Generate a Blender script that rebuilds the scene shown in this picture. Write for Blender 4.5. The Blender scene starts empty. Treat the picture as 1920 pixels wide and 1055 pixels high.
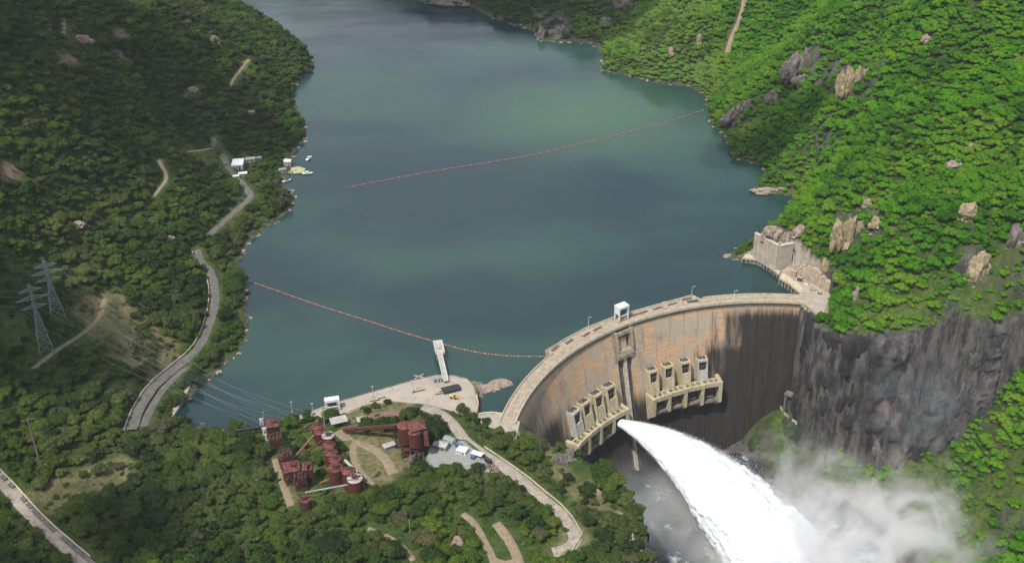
import bpy, math, random
import numpy as np

# ------------------------------------------------------------------ camera, world, sun, exposure
scene = bpy.context.scene
COL = scene.collection
CAMZ, FOC, PITCH, ROLL = 447.0, 2100.0, 30.0, -1.0      # FOC in pixels of a 1920 px wide frame
SUN = np.array([-0.30, -0.42, 0.86]); SUN /= np.linalg.norm(SUN)

_p, _r = math.radians(PITCH), math.radians(ROLL)
CF = np.array([0, math.cos(_p), -math.sin(_p)])
_U = np.array([0, math.sin(_p), math.cos(_p)]); _R = np.array([1.0, 0, 0])
CR = _R * math.cos(_r) + _U * math.sin(_r); CU = -_R * math.sin(_r) + _U * math.cos(_r)
CAM = np.array([0, 0, CAMZ])
cd = bpy.data.cameras.new('camera'); cam = bpy.data.objects.new('camera', cd); COL.objects.link(cam)
from mathutils import Matrix, Vector
M = Matrix(((CR[0], CU[0], -CF[0], 0), (CR[1], CU[1], -CF[1], 0), (CR[2], CU[2], -CF[2], CAMZ), (0, 0, 0, 1)))
cam.matrix_world = M
cd.sensor_width = 36; cd.lens = 36 * FOC / 1920; cd.clip_start = 1; cd.clip_end = 20000
scene.camera = cam

world = bpy.data.worlds.new('World'); scene.world = world; world.use_nodes = True
wn, wl = world.node_tree.nodes, world.node_tree.links
bg = wn['Background']
sky = wn.new('ShaderNodeTexSky'); sky.sky_type = 'NISHITA'; sky.sun_disc = False
sky.sun_elevation = math.asin(SUN[2]); sky.sun_rotation = math.atan2(SUN[0], SUN[1])
sky.air_density = 1.2; sky.dust_density = 2.0
# broken clouds over the whole sky
wtc = wn.new('ShaderNodeTexCoord'); wnz = wn.new('ShaderNodeTexNoise'); wnz.inputs['Scale'].default_value = 1.6
wnz.inputs['Detail'].default_value = 6; wnz.inputs['Roughness'].default_value = 0.6
wmp = wn.new('ShaderNodeMapping'); wmp.inputs['Scale'].default_value = (1, 1, 2.2); wmp.inputs['Location'].default_value = (2.3, 0.4, 0.9)
wl.new(wtc.outputs['Generated'], wmp.inputs[0]); wl.new(wmp.outputs[0], wnz.inputs['Vector'])
wr = wn.new('ShaderNodeValToRGB'); wr.color_ramp.elements[0].position = 0.42; wr.color_ramp.elements[1].position = 0.66
wl.new(wnz.outputs['Fac'], wr.inputs[0])
wmix = wn.new('ShaderNodeMix'); wmix.data_type = 'RGBA'
wl.new(wr.outputs[0], wmix.inputs['Factor']); wl.new(sky.outputs[0], wmix.inputs['A'])
wmix.inputs['B'].default_value = (9.0, 9.4, 10.0, 1)
wl.new(wmix.outputs['Result'], bg.inputs['Color'])
bg.inputs['Strength'].default_value = 0.085

sd = bpy.data.lights.new('sun', 'SUN'); sd.energy = 3.6; sd.angle = math.radians(0.6); sd.color = (1, 0.95, 0.87)
so = bpy.data.objects.new('sun', sd); COL.objects.link(so)
so.rotation_euler = Vector(SUN).to_track_quat('Z', 'Y').to_euler(); so.location = (-300, -200, 900)

vs = scene.view_settings
vs.view_transform = 'Standard'; vs.look = 'None'; vs.exposure = 0.38; vs.gamma = 1; vs.use_curve_mapping = False
scene.render.engine = 'CYCLES'
scene.cycles.max_bounces = 5; scene.cycles.diffuse_bounces = 2; scene.cycles.glossy_bounces = 2
scene.cycles.transmission_bounces = 2; scene.cycles.transparent_max_bounces = 8; scene.cycles.volume_bounces = 3
scene.cycles.volume_step_rate = 1.0; scene.cycles.volume_max_steps = 96
scene.cycles.use_denoising = True; scene.cycles.caustics_reflective = False; scene.cycles.caustics_refractive = False

# ------------------------------------------------------------------ picture <-> place
def ray(px, py):
    d = (px - 960) * CR - (py - 527.5) * CU + FOC * CF
    return d / np.linalg.norm(d)
def atz(px, py, z):
    d = ray(px, py); return CAM + d * ((z - CAMZ) / d[2])
def proj(X):
    v = np.asarray(X, float) - CAM; w = v @ CF
    return np.stack([960 + FOC * (v @ CR) / w, 527.5 - FOC * (v @ CU) / w, w], -1)

# ------------------------------------------------------------------ noise
def _h(ix, iy, iz, s):
    n = (ix * 374761393 + iy * 668265263 + iz * 2147483647 // 3 + s * 974634777) & 0xffffffff
    n = ((n ^ (n >> 13)) * 1274126177) & 0xffffffff
    n = ((n ^ (n >> 15)) * 2246822519) & 0xffffffff
    return ((n ^ (n >> 16)) & 0xffffff) / float(0xffffff)
def vn(x, y, z=0.0, s=0):
    x, y, z = np.broadcast_arrays(np.asarray(x, float), np.asarray(y, float), np.asarray(z, float))
    ix, iy, iz = (np.floor(a).astype(np.int64) for a in (x, y, z))
    fx, fy, fz = x - ix, y - iy, z - iz
    fx, fy, fz = (f * f * (3 - 2 * f) for f in (fx, fy, fz))
    r = 0
    for a in (0, 1):
        for b in (0, 1):
            for c in (0, 1):
                w = (fx if a else 1 - fx) * (fy if b else 1 - fy) * (fz if c else 1 - fz)
                r = r + w * _h(ix + a, iy + b, iz + c, s)
    return r * 2 - 1
def fbm(x, y, z=0.0, s=0, o=4, g=0.5):
    r, a, f, t = 0, 1.0, 1.0, 0
    for i in range(o):
        r = r + a * vn(np.asarray(x) * f, np.asarray(y) * f, np.asarray(z) * f, s + i); t += a; a *= g; f *= 2.03
    return r / t

# ------------------------------------------------------------------ materials
def nt(name):
    m = bpy.data.materials.new(name); m.use_nodes = True
    return m, m.node_tree.nodes, m.node_tree.links, m.node_tree.nodes['Principled BSDF']
def ramp(n, pts):
    r = n.new('ShaderNodeValToRGB'); e = r.color_ramp.elements
    while len(e) < len(pts): e.new(0.5)
    for el, (p, c) in zip(e, pts):
        el.position = p; el.color = (*c, 1) if len(c) == 3 else c
    return r
def noise_node(n, l, vec, scale, detail=4, rough=0.55, stretch=None):
    t = n.new('ShaderNodeTexNoise'); t.inputs['Scale'].default_value = scale
    t.inputs['Detail'].default_value = detail; t.inputs['Roughness'].default_value = rough
    if stretch:
        mp = n.new('ShaderNodeMapping'); mp.inputs['Scale'].default_value = stretch; l.new(vec, mp.inputs[0]); vec = mp.outputs[0]
    l.new(vec, t.inputs['Vector']); return t.outputs['Fac']
def mixc(n, l, fac, a, b, mode='MIX'):
    x = n.new('ShaderNodeMix'); x.data_type = 'RGBA'; x.blend_type = mode
    for sock, v in (('Factor', fac), ('A', a), ('B', b)):
        if isinstance(v, (int, float)): x.inputs[sock].default_value = v
        elif isinstance(v, tuple): x.inputs[sock].default_value = (*v, 1)
        else: l.new(v, x.inputs[sock])
    return x.outputs['Result']
def mth(n, l, op, a, b=None, clamp=False):
    x = n.new('ShaderNodeMath'); x.operation = op; x.use_clamp = clamp
    for i, v in enumerate((a, b)):
        if v is None: continue
        if isinstance(v, (int, float)): x.inputs[i].default_value = v
        else: l.new(v, x.inputs[i])
    return x.outputs[0]
def mrange(n, l, v, a, b, c=0.0, d=1.0):
    x = n.new('ShaderNodeMapRange'); x.clamp = True; x.interpolation_type = 'SMOOTHSTEP'
    l.new(v, x.inputs[0])
    for i, q in enumerate((a, b, c, d)): x.inputs[1 + i].default_value = q
    return x.outputs[0]
def bump(n, l, b, h, dist, strength=1.0):
    x = n.new('ShaderNodeBump'); x.inputs['Distance'].default_value = dist; x.inputs['Strength'].default_value = strength
    l.new(h, x.inputs['Height']); l.new(x.outputs[0], b.inputs['Normal'])
MATS = {}
def weathered(name, c1, c2, scale=0.4, rough=0.85, streak=None, stretch=(1, 1, 0.15), bumpd=0.05, contrast=(0.35, 0.65), metallic=0.0):
    """two tones broken by noise, with optional vertical streaks of a third"""
    if name in MATS: return MATS[name]
    m, n, l, b = nt(name)
    g = n.new('ShaderNodeNewGeometry').outputs['Position']
    f = noise_node(n, l, g, scale, 6, 0.65)
    col = mixc(n, l, mrange(n, l, f, *contrast), c1, c2)
    if streak:
        s = noise_node(n, l, g, scale * 1.3, 4, 0.6, stretch)
        col = mixc(n, l, mrange(n, l, s, 0.52, 0.72, 0, 0.8), col, streak)
    l.new(col, b.inputs['Base Color']); b.inputs['Roughness'].default_value = rough
    b.inputs['Metallic'].default_value = metallic
    if bumpd: bump(n, l, b, noise_node(n, l, g, scale * 5, 4), bumpd)
    MATS[name] = m; return m

# ------------------------------------------------------------------ meshes and objects
def link(o, parent=None):
    COL.objects.link(o)
    if parent is not None: o.parent = parent
    return o
def tag(o, label=None, cat=None, group=None, kind=None):
    if label: o['label'] = label
    if cat: o['category'] = cat
    if group: o['group'] = group
    if kind: o['kind'] = kind
    return o
def empty(name, loc, rz=0.0):
    o = bpy.data.objects.new(name, None); o.empty_display_size = 1
    o.location = [float(v) for v in loc]; o.rotation_euler = (0, 0, rz); COL.objects.link(o); return o
def thing(name, label, cat, loc=(0, 0, 0), rz=0.0, group=None):
    return tag(empty(name, loc, rz), label, cat, group)
def npmesh(name, V, F, mat=None, smooth=False):
    me = bpy.data.meshes.new(name); V = np.asarray(V, np.float32)
    if isinstance(F, np.ndarray):
        k = F.shape[1]; me.vertices.add(len(V)); me.vertices.foreach_set('co', V.ravel())
        me.loops.add(F.size); me.loops.foreach_set('vertex_index', F.ravel().astype(np.int32))
        me.polygons.add(len(F)); me.polygons.foreach_set('loop_start', np.arange(0, F.size, k, dtype=np.int32))
        me.polygons.foreach_set('loop_total', np.full(len(F), k, np.int32)); me.update(calc_edges=True)
    else:
        me.from_pydata(V.tolist(), [], F); me.update()
    if smooth: me.polygons.foreach_set('use_smooth', [True] * len(me.polygons))
    if mat: me.materials.append(mat)
    return me
class MB:
    """collects simple solids, then links them as ONE mesh object"""
    def __init__(s): s.v = []; s.f = []
    def add(s, V, F):
        o = len(s.v); s.v += [tuple(map(float, p)) for p in V]; s.f += [tuple(i + o for i in q) for q in F]; return s
    def box(s, c, d, rz=0.0, top=1.0):
        cx, cy, cz = c; a, b, h = d[0] / 2, d[1] / 2, d[2] / 2; co, si = math.cos(rz), math.sin(rz); V = []
        for z, k in ((-h, 1.0), (h, top)):
            for x, y in ((-a, -b), (a, -b), (a, b), (-a, b)):
                x *= k; y *= k; V.append((cx + x * co - y * si, cy + x * si + y * co, cz + z))
        return s.add(V, [(3, 2, 1, 0), (4, 5, 6, 7), (0, 1, 5, 4), (1, 2, 6, 5), (2, 3, 7, 6), (3, 0, 4, 7)])
    def prism(s, pts, z0, z1):
        """pts: xy polygon (ccw); z0, z1 numbers or per-vertex lists"""
        n = len(pts); z0 = [z0] * n if np.isscalar(z0) else z0; z1 = [z1] * n if np.isscalar(z1) else z1
        V = [(p[0], p[1], z) for p, z in zip(pts, z0)] + [(p[0], p[1], z) for p, z in zip(pts, z1)]
        return s.add(V, [tuple(range(n))[::-1], tuple(range(n, 2 * n))] + [(i, (i + 1) % n, n + (i + 1) % n, n + i) for i in range(n)])
    def cyl(s, c, r, h, n=12, r2=None, cap=True):
        r2 = r if r2 is None else r2; V = []
        for z, q in ((0, r), (h, r2)):
            for i in range(n):
                a = 2 * math.pi * i / n; V.append((c[0] + q * math.cos(a), c[1] + q * math.sin(a), c[2] + z))
        F = [(i, (i + 1) % n, n + (i + 1) % n, n + i) for i in range(n)]
        if cap: F += [tuple(range(n))[::-1], tuple(range(n, 2 * n))]
        return s.add(V, F)
    def bar(s, a, b, w, h=None, n=4, w2=None):
        """straight bar from a to b: square (n=4) or round section"""
        a, b = Vector([float(q) for q in a]), Vector([float(q) for q in b]); d = b - a
        if d.length < 1e-6: return s
        d.normalize(); u = d.cross(Vector((0, 0, 1)))
        if u.length < 1e-3: u = Vector((1, 0, 0))
        u.normalize(); v = u.cross(d); h = w if h is None else h; V = []
        for p, k in ((a, 1.0), (b, (w2 / w) if w2 else 1.0)):
            for i in range(n):
                t = 2 * math.pi * (i + 0.5) / n; q = 1.4142 if n == 4 else 1.0
                V.append(p + u * (math.cos(t) * w / 2 * q * k) + v * (math.sin(t) * h / 2 * q * k))
        return s.add(V, [(i, (i + 1) % n, n + (i + 1) % n, n + i) for i in range(n)] + [tuple(range(n))[::-1], tuple(range(n, 2 * n))])
    def mesh(s, name, mat, smooth=False): return npmesh(name, s.v, s.f, mat, smooth)
    def build(s, name, mat, parent=None, local=False, smooth=False):
        me = s.mesh(name, mat, smooth); o = bpy.data.objects.new(name, me)
        if parent is not None and not local:
            mw = Matrix.Identity(4); p = parent
            while p is not None:
                mw = (Matrix.Translation(p.location) @ p.rotation_euler.to_matrix().to_4x4()) @ mw; p = p.parent
            me.transform(mw.inverted())
        return link(o, parent)
def copy_tree(o, loc=None, rz=None, label=None, parent=None):
    c = o.copy(); COL.objects.link(c); c.parent = parent
    if loc is not None: c.location = [float(v) for v in loc]
    if rz is not None: c.rotation_euler = (0, 0, rz)
    if label: c['label'] = label
    for ch in o.children: copy_tree(ch, parent=c)
    return c
# ------------------------------------------------------------------ dam geometry (used by the terrain too)
DC = np.array([184.7, 535.5]); DR = 190.7; CREST = 7.0; RIVER = -117.0
def dxy(th, r):
    t = math.radians(th); return (DC[0] + r * math.cos(t), DC[1] + r * math.sin(t))
def dface(th, z): return DR - np.interp(th, [80, 100, 120, 165], [.07, .16, .23, .24]) * (CREST - z)
TH0, TH1 = 78.5, 167.0

# ------------------------------------------------------------------ shoreline, gorge rim, heights (picture position, height)
def P0(pts, z=0.0): return np.array([atz(a, b, z)[:2] for a, b in pts])
arc_up = [dxy(t, DR + 4.5) for t in np.linspace(TH1, TH0, 24)]
lake_l = P0([(300, -120), (375, -5), (470, 45), (540, 72), (575, 97), (588, 132), (560, 148), (548, 183), (556, 208), (577, 242), (574, 264), (549, 292),
             (550, 318), (531, 346), (557, 374), (545, 397), (500, 427), (468, 452), (452, 492), (464, 522), (455, 560), (470, 600), (468, 642),
             (440, 672), (395, 707), (360, 740), (330, 782), (380, 815), (500, 800), (600, 775), (640, 756), (780, 716), (815, 708), (868, 712),
             (886, 722), (900, 733), (893, 755), (895, 779), (942, 780)])
lake_r = P0([(1500, 551), (1480, 528), (1465, 518), (1440, 500), (1395, 490), (1360, 484), (1380, 466), (1420, 450), (1455, 425), (1480, 395), (1488, 368),
             (1440, 360), (1415, 354), (1437, 327), (1425, 312), (1375, 297), (1362, 257), (1345, 247), (1328, 217), (1325, 182), (1290, 163), (1240, 157),
             (1180, 143), (1130, 133), (1130, 102), (1110, 82), (1040, 80), (1010, 78), (1000, 57), (930, 37), (885, 14), (800, 8), (760, -10), (700, -60), (600, -110)])
LAKE = np.vstack([lake_l, arc_up, lake_r])
up = [  # upper ground
    (0, 0, 175), (150, 0, 140), (300, 0, 90), (400, 30, 45), (-150, 0, 215), (0, 120, 150), (200, 100, 100), (400, 120, 50), (500, 110, 28), (0, 250, 125),
    (200, 250, 72), (400, 230, 32), (500, 200, 18), (-200, 250, 175), (0, 400, 98), (200, 400, 52), (340, 400, 24), (420, 400, 9), (410, 425, 8), (500, 360, 6), (440, 320, 8),
    (0, 540, 72), (120, 580, 45), (250, 560, 27), (350, 540, 15), (392, 560, 8), (385, 495, 8), (440, 560, 5), (-200, 540, 120), (85, 655, 38), (0, 680, 45), (200, 690, 22),
    (290, 740, 8), (340, 700, 6), (150, 780, 22), (0, 800, 35), (-200, 800, 60), (70, 860, 26), (200, 870, 18), (0, 960, 24), (150, 1040, 20), (-100, 1100, 40),
    (300, 860, 14), (400, 800, 11), (500, 790, 9), (560, 790, 7), (640, 780, 6), (700, 745, 4), (850, 740, 4), (880, 760, 4), (560, 920, 10), (640, 850, 9), (740, 880, 8), (780, 860, 8), (850, 855, 7),
    (400, 960, 16), (400, 1100, 22), (700, 960, 10), (850, 1000, 2), (850, 1120, 0), (930, 1040, -4), (950, 880, 3), (920, 800, 5), (1000, 800, 0), (1040, 960, -8), (1080, 1010, -14),
    (1100, 930, -16), (1030, 840, -6), (1080, 880, -20), (1180, 1040, -30), (1150, 960, -26), (1200, 1130, -38), (1000, 1130, -18), (1250, 1300, -48), (700, 1300, 10), (200, 1300, 40), (940, 790, 6),
    (1545, 605, 7), (1580, 625, 8), (1640, 628, 10), (1700, 625, 14), (1760, 615, 18), (1850, 615, 24), (1950, 600, 32), (2150, 590, 40),
    (1500, 500, 10), (1450, 470, 16), (1540, 540, 10), (1520, 430, 34), (1560, 500, 28), (1600, 400, 55), (1550, 320, 42), (1500, 330, 20), (1450, 250, 28), (1400, 200, 26), (1480, 180, 45),
    (1700, 400, 80), (1700, 520, 42), (1800, 540, 48), (1900, 480, 70), (1900, 300, 110), (1700, 200, 118), (1550, 200, 78), (1500, 100, 74), (1600, 100, 100), (1700, 0, 155), (1900, 0, 185),
    (1500, 0, 92), (1400, 120, 34), (1400, 40, 50), (1350, 110, 22), (1300, 130, 8), (1250, 80, 40), (1200, 95, 24), (1320, 40, 52), (1160, 70, 4), (1200, 0, 22), (1100, 30, 14), (1040, 40, 12), (1000, 10, 22), (900, -30, 25),
    (1300, -60, 90), (1500, -100, 130), (1100, -60, 70), (2200, 300, 170), (2200, 0, 250), (1900, -100, 225), (1700, -120, 190), (2150, 450, 120), (2400, 600, 90)]
rimL = [(1022, 838, -4), (1032, 862, -12), (1046, 888, -19), (1066, 910, -24), (1096, 925, -26), (1140, 945, -27), (1175, 995, -29), (1195, 1040, -32), (1215, 1100, -38), (1250, 1300, -48), (1300, 1700, -60)]
rimR = [(2600, 560, 60), (2150, 588, 38), (1950, 602, 30), (1850, 622, 22), (1760, 618, 17), (1700, 628, 13), (1640, 632, 9), (1580, 630, 7), (1552, 622, 6), (1528, 606, 4)]
low = [  # gorge floor and talus
    (1470, 775, -84), (1500, 800, -85), (1530, 825, -89), (1445, 800, -92), (1560, 850, -94), (1600, 858, -97), (1480, 850, -100), (1400, 830, -112), (1420, 860, -116), (1500, 900, -116), (1350, 800, -120), (1200, 900, -122), (1200, 800, -122),
    (1300, 950, -122), (1400, 950, -122), (1500, 960, -121), (1590, 960, -119), (1300, 1100, -122), (1500, 1060, -120), (1600, 1060, -118), (1200, 1000, -122), (1120, 900, -120), (1400, 1250, -122), (1600, 1250, -120), (1600, 910, -112), (1700, 845, -93), (1690, 920, -110),
    (1780, 800, -72), (1850, 745, -36), (1915, 700, -8), (1915, 800, -31), (1850, 850, -60), (1760, 900, -94), (1900, 930, -59), (1750, 980, -108), (1700, 1055, -114), (1850, 1040, -100), (1950, 1020, -72),
    (2100, 800, 5), (2100, 1050, -45), (1900, 1200, -96), (2400, 800, 20), (2300, 1300, -80)]
def P3(lst): return np.array([atz(a, b, z) for a, b, z in lst])
UP, LOW = P3(up), P3(low)
RL, RRm = P3(rimL), P3(rimR)
arc_dn = [dxy(t, DR + 3.0) for t in np.linspace(TH0 - 1.5, TH1 - 4, 24)]
GORGE = np.vstack([RL[:, :2], [[330, -200], [900, -200]], RRm[:, :2], arc_dn])
FARL = np.array([[-700, 1500, 150], [-1200, 1200, 330], [-900, 700, 260], [-900, 300, 180], [-500, 2000, 120], [900, 1700, 330], [1300, 1000, 420], [600, 2300, 260], [1200, 400, 250], [-500, 100, 60], [0, 200, 0]], float)
def rbf_fit(P):
    d = np.hypot(P[:, None, 0] - P[None, :, 0], P[:, None, 1] - P[None, :, 1])
    n = len(P); A = np.zeros((n + 1, n + 1)); A[:n, :n] = -d + np.eye(n) * 0.5; A[n, :n] = 1; A[:n, n] = 1
    return np.linalg.solve(A, np.append(P[:, 2], 0))
def rbf_eval(P, w, x, y):
    r = np.full(x.shape, w[-1])
    for i in range(len(P)): r -= w[i] * np.hypot(x - P[i, 0], y - P[i, 1])
    return r
def poly_sd(poly, x, y):
    """signed distance, positive inside"""
    x = np.asarray(x, float); y = np.asarray(y, float); d = np.full(x.shape, 1e9); ins = np.zeros(x.shape, bool)
    n = len(poly)
    for i in range(n):
        ax, ay = poly[i][:2]; bx, by = poly[(i + 1) % n][:2]; ex, ey = bx - ax, by - ay
        L = ex * ex + ey * ey + 1e-12; t = np.clip(((x - ax) * ex + (y - ay) * ey) / L, 0, 1)
        d = np.minimum(d, (x - ax - t * ex) ** 2 + (y - ay - t * ey) ** 2)
        c = ((ay > y) != (by > y)) & (x < (bx - ax) * (y - ay) / ((by - ay) + 1e-12) + ax); ins ^= c
    d = np.sqrt(d); return np.where(ins, d, -d)
def line_d(line, x, y):
    """distance to a polyline and interpolated third coordinate"""
    d = np.full(np.shape(x), 1e9); zz = np.zeros(np.shape(x))
    for i in range(len(line) - 1):
        ax, ay, az = line[i]; bx, by, bz = line[i + 1]; ex, ey = bx - ax, by - ay
        t = np.clip(((x - ax) * ex + (y - ay) * ey) / (ex * ex + ey * ey + 1e-9), 0, 1)
        q = np.hypot(x - ax - t * ex, y - ay - t * ey); m = q < d; d = np.where(m, q, d); zz = np.where(m, az + t * (bz - az), zz)
    return d, zz
def sstep(a, b, v):
    t = np.clip((v - a) / (b - a), 0, 1); return t * t * (3 - 2 * t)
def axis(lo, a, b, hi, s, g=1.07):
    c = list(np.arange(a, b, s)); q = s; v = c[-1]
    while v < hi: q = min(q * g, 30); v += q; c.append(v)
    q = s; v = c[0]; L = []
    while v > lo: q = min(q * g, 30); v -= q; L.append(v)
    return np.array(L[::-1] + c)
GX = axis(-1500, -330, 420, 1700, 2.2, 1.02); GY = axis(80, 430, 800, 3600, 2.2, 1.02)
X, Y = np.meshgrid(GX, GY)
UPA = np.vstack([UP, FARL]); wu = rbf_fit(UPA); wlw = rbf_fit(LOW)
zu = rbf_eval(UPA, wu, X, Y)
nb = fbm(X / 40, Y / 40, s=3, o=5)
sdl = poly_sd(LAKE, X, Y) + nb * 4 * sstep(10, 60, np.hypot(X - DC[0], Y - DC[1]) - DR - 30)
land = np.maximum(zu, 1.5 + 0.0 * zu)
gully = fbm(X / 90, Y / 90, s=11, o=5)
near_flat = sstep(0, 90, np.hypot(X + 130, Y - 530) - 130)
land = land + gully * np.clip(land, 0, 60) * 0.28 * near_flat + nb * 1.2 * near_flat
dist = -sdl
hz = np.where(dist > 0, land * (1 - np.exp(-dist / 14)) + 0.15 * np.minimum(dist, 4), np.maximum(-sdl * 0.8, -70))
hz = np.where((sdl > 0) , np.minimum(hz, -0.3), hz)
# gorge
sg = poly_sd(GORGE, X, Y)
awayd = sstep(4, 30, np.abs(np.hypot(X - DC[0], Y - DC[1]) - DR - 3))
buttress = fbm(X / 16, Y / 16, s=21, o=4)
sg2 = sg + buttress * np.where((X > 215) & (Y > 560), 0.6, 6.5) * awayd
zl = rbf_eval(LOW, wlw, X, Y) + fbm(X / 14, Y / 14, s=31, o=4) * 4 * sstep(-119, -108, rbf_eval(LOW, wlw, X, Y))
wdt = 13 + 7 * fbm(X / 30, Y / 30, s=41, o=2)
wdt = np.where((X > 215) & (X < 300) & (Y > 640), np.minimum(wdt, 8), wdt)
wdt = np.where(X < 150, 13 + 6 * fbm(X / 20, Y / 20, s=43, o=2), wdt)
wdt = np.where((X >= 215) & (Y > 560), 5.0, wdt)
wdt = 4 + (wdt - 4) * awayd
t = np.clip(sg2 / wdt, 0, 1)
# ledges on the wall
t2 = np.clip(t + 0.07 * np.sin(t * 21 + buttress * 5) * (t > 0) * (t < 1), 0, 1)
upz = np.where(sg2 > 0, np.minimum(hz, zu + 2), hz); upz = np.where(sg > 3, zu, upz)
Z = np.where(sg2 > 0, upz * (1 - t2) + np.minimum(zl, upz) * t2, hz)
ROCKY = sstep(0.0, 0.12, t) * sstep(1.0, 0.93, t)

def gz(x, y):
    """height of the ground"""
    x = np.asarray(x, float); y = np.asarray(y, float)
    i = np.clip(np.searchsorted(GX, x) - 1, 0, len(GX) - 2); j = np.clip(np.searchsorted(GY, y) - 1, 0, len(GY) - 2)
    u = np.clip((x - GX[i]) / (GX[i + 1] - GX[i]), 0, 1); v = np.clip((y - GY[j]) / (GY[j + 1] - GY[j]), 0, 1)
    return (Z[j, i] * (1 - u) + Z[j, i + 1] * u) * (1 - v) + (Z[j + 1, i] * (1 - u) + Z[j + 1, i + 1] * u) * v
TT = np.arange(330, 3200, 1.5)
def G(px, py, h=0.0):
    """where the sight line of a picture point meets the ground"""
    d = ray(px, py); Q = CAM + d * TT[:, None]; below = Q[:, 2] < gz(Q[:, 0], Q[:, 1]) + h
    i = int(np.argmax(below)); i = max(i, 1); a, b = TT[i - 1], TT[i]
    for _ in range(12):
        m = (a + b) / 2; q = CAM + d * m
        if q[2] < float(gz(q[0], q[1])) + h: b = m
        else: a = m
    return CAM + d * b
def GP(pts): return np.array([G(a, b) for a, b in pts])

# ------------------------------------------------------------------ roads: the ground is levelled under them
def smooth_line(p, step=3.0):
    p = np.asarray(p, float); out = []
    for i in range(len(p) - 1):
        p0, p1, p2, p3 = p[max(i - 1, 0)], p[i], p[i + 1], p[min(i + 2, len(p) - 1)]
        n = max(2, int(np.linalg.norm(p2[:2] - p1[:2]) / step))
        for k in range(n):
            s = k / n; out.append(0.5 * ((2 * p1) + (-p0 + p2) * s + (2 * p0 - 5 * p1 + 4 * p2 - p3) * s * s + (-p0 + 3 * p1 - 3 * p2 + p3) * s ** 3))
    out.append(p[-1]); out = np.array(out)
    for _ in range(10): out[1:-1, 2] = (out[:-2, 2] + out[1:-1, 2] + out[2:, 2]) / 3
    return out
ROADS = {}
def road(key, pts, width, mat, name='road'):
    L = smooth_line(GP(pts)); ROADS[key] = (L, width, mat, name)
road('lake', [(246, 805), (262, 765), (290, 722), (330, 688), (368, 655), (388, 620), (400, 580), (403, 545), (395, 512), (376, 488), (370, 468)], 7.5, 'tarmac')
road('layby', [(266, 800), (284, 762), (308, 724), (342, 690)], 7.5, 'tarmac')
road('lake_far', [(392, 440), (412, 422), (438, 398), (468, 370), (458, 348), (436, 325), (418, 295), (404, 278), (400, 258)], 7.0, 'tarmac')
road('clearing', [(346, 284), (372, 282), (400, 278)], 4.5, 'track', 'dirt_track')
road('west', [(298, 300), (312, 333), (300, 352), (284, 372)], 4.0, 'track', 'dirt_track')
road('plant', [(792, 762), (826, 775), (850, 795), (868, 820), (905, 848), (945, 875), (985, 905), (1018, 933), (1045, 955), (1068, 985), (1078, 1010), (1062, 1028), (1036, 1034)], 8.5, 'gravel_pale')
road('hairpin_a', [(868, 962), (888, 980), (905, 1008), (920, 1036), (930, 1065)], 5.0, 'track', 'dirt_track')
road('hairpin_b', [(930, 980), (948, 1002), (966, 1032), (975, 1060)], 6.5, 'track', 'dirt_track')
road('hairpin_c', [(922, 1050), (948, 1058), (974, 1050)], 8.0, 'track', 'dirt_track')
road('track_mid', [(690, 990), (722, 1002), (752, 1022), (775, 1050)], 4.0, 'track', 'dirt_track')
road('silo_a', [(632, 808), (660, 826), (698, 840), (724, 862), (738, 888)], 7.5, 'track', 'dirt_track')
road('silo_b', [(662, 832), (664, 860), (680, 888), (702, 912)], 5.0, 'track', 'dirt_track')
road('silo_c', [(516, 860), (526, 890), (536, 918), (546, 948)], 5.0, 'track', 'dirt_track')
road('line', [(60, 692), (106, 655), (150, 628), (184, 596), (196, 560)], 4.5, 'track', 'dirt_track')
road('south', [(-30, 868), (20, 920), (70, 975), (120, 1020), (170, 1062)], 9.0, 'gravel_pale')
road('hill', [(117, 36), (119, 52), (117, 68)], 5.0, 'track', 'dirt_track')
road('ridge', [(466, 112), (452, 128), (438, 148), (432, 162)], 4.0, 'track', 'dirt_track')
road('line2', [(1396, 0), (1385, 40), (1372, 70), (1362, 105)], 6.0, 'track', 'dirt_track')
RMASK = np.full(X.shape, 1e9)
for L, w, mt, nm in ROADS.values():
    bb = (X > L[:, 0].min() - 30) & (X < L[:, 0].max() + 30) & (Y > L[:, 1].min() - 30) & (Y < L[:, 1].max() + 30)
    d, zz = line_d(L, X[bb], Y[bb]); k = 1 - sstep(w / 2 + 1.5, w / 2 + 7, d)
    Z[bb] = Z[bb] * (1 - k) + (zz - 0.25) * k; RMASK[bb] = np.minimum(RMASK[bb], d - w / 2)
def road_d(x, y):
    i = np.clip(np.searchsorted(GX, x) - 1, 0, len(GX) - 2); j = np.clip(np.searchsorted(GY, y) - 1, 0, len(GY) - 2)
    return RMASK[j, i]
# clearings: picture polygons on the ground, kind, tree density left
CLEAR = []
def clearing(kind, pts, keep=0.0, z=None):
    P = GP(pts) if z is None else np.array([atz(a, b, z) for a, b in pts]); CLEAR.append((kind, P[:, :2], keep)); return P
clearing('earth', [(205, 55), (236, 55), (246, 75), (222, 78)]); clearing('earth', [(212, 92), (228, 92), (244, 112), (222, 110)])
clearing('earth', [(104, 110), (140, 108), (150, 120), (108, 122)]); clearing('grass', [(345, 165), (378, 160), (376, 180), (330, 188)], .15)
clearing('earth', [(0, 310), (22, 308), (44, 326), (10, 348), (0, 350)], .1); clearing('grass', [(352, 288), (408, 284), (418, 318), (370, 305)])
clearing('dry', [(448, 112), (468, 112), (462, 136), (446, 142)], .1); clearing('earth', [(462, 206), (480, 206), (476, 220), (462, 218)])
clearing('dry', [(100, 893), (235, 853), (255, 872), (240, 912), (170, 925), (100, 965), (38, 930)], .08)
clearing('dry', [(130, 560), (220, 540), (330, 640), (350, 690), (290, 720), (170, 640)], .35)
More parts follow.
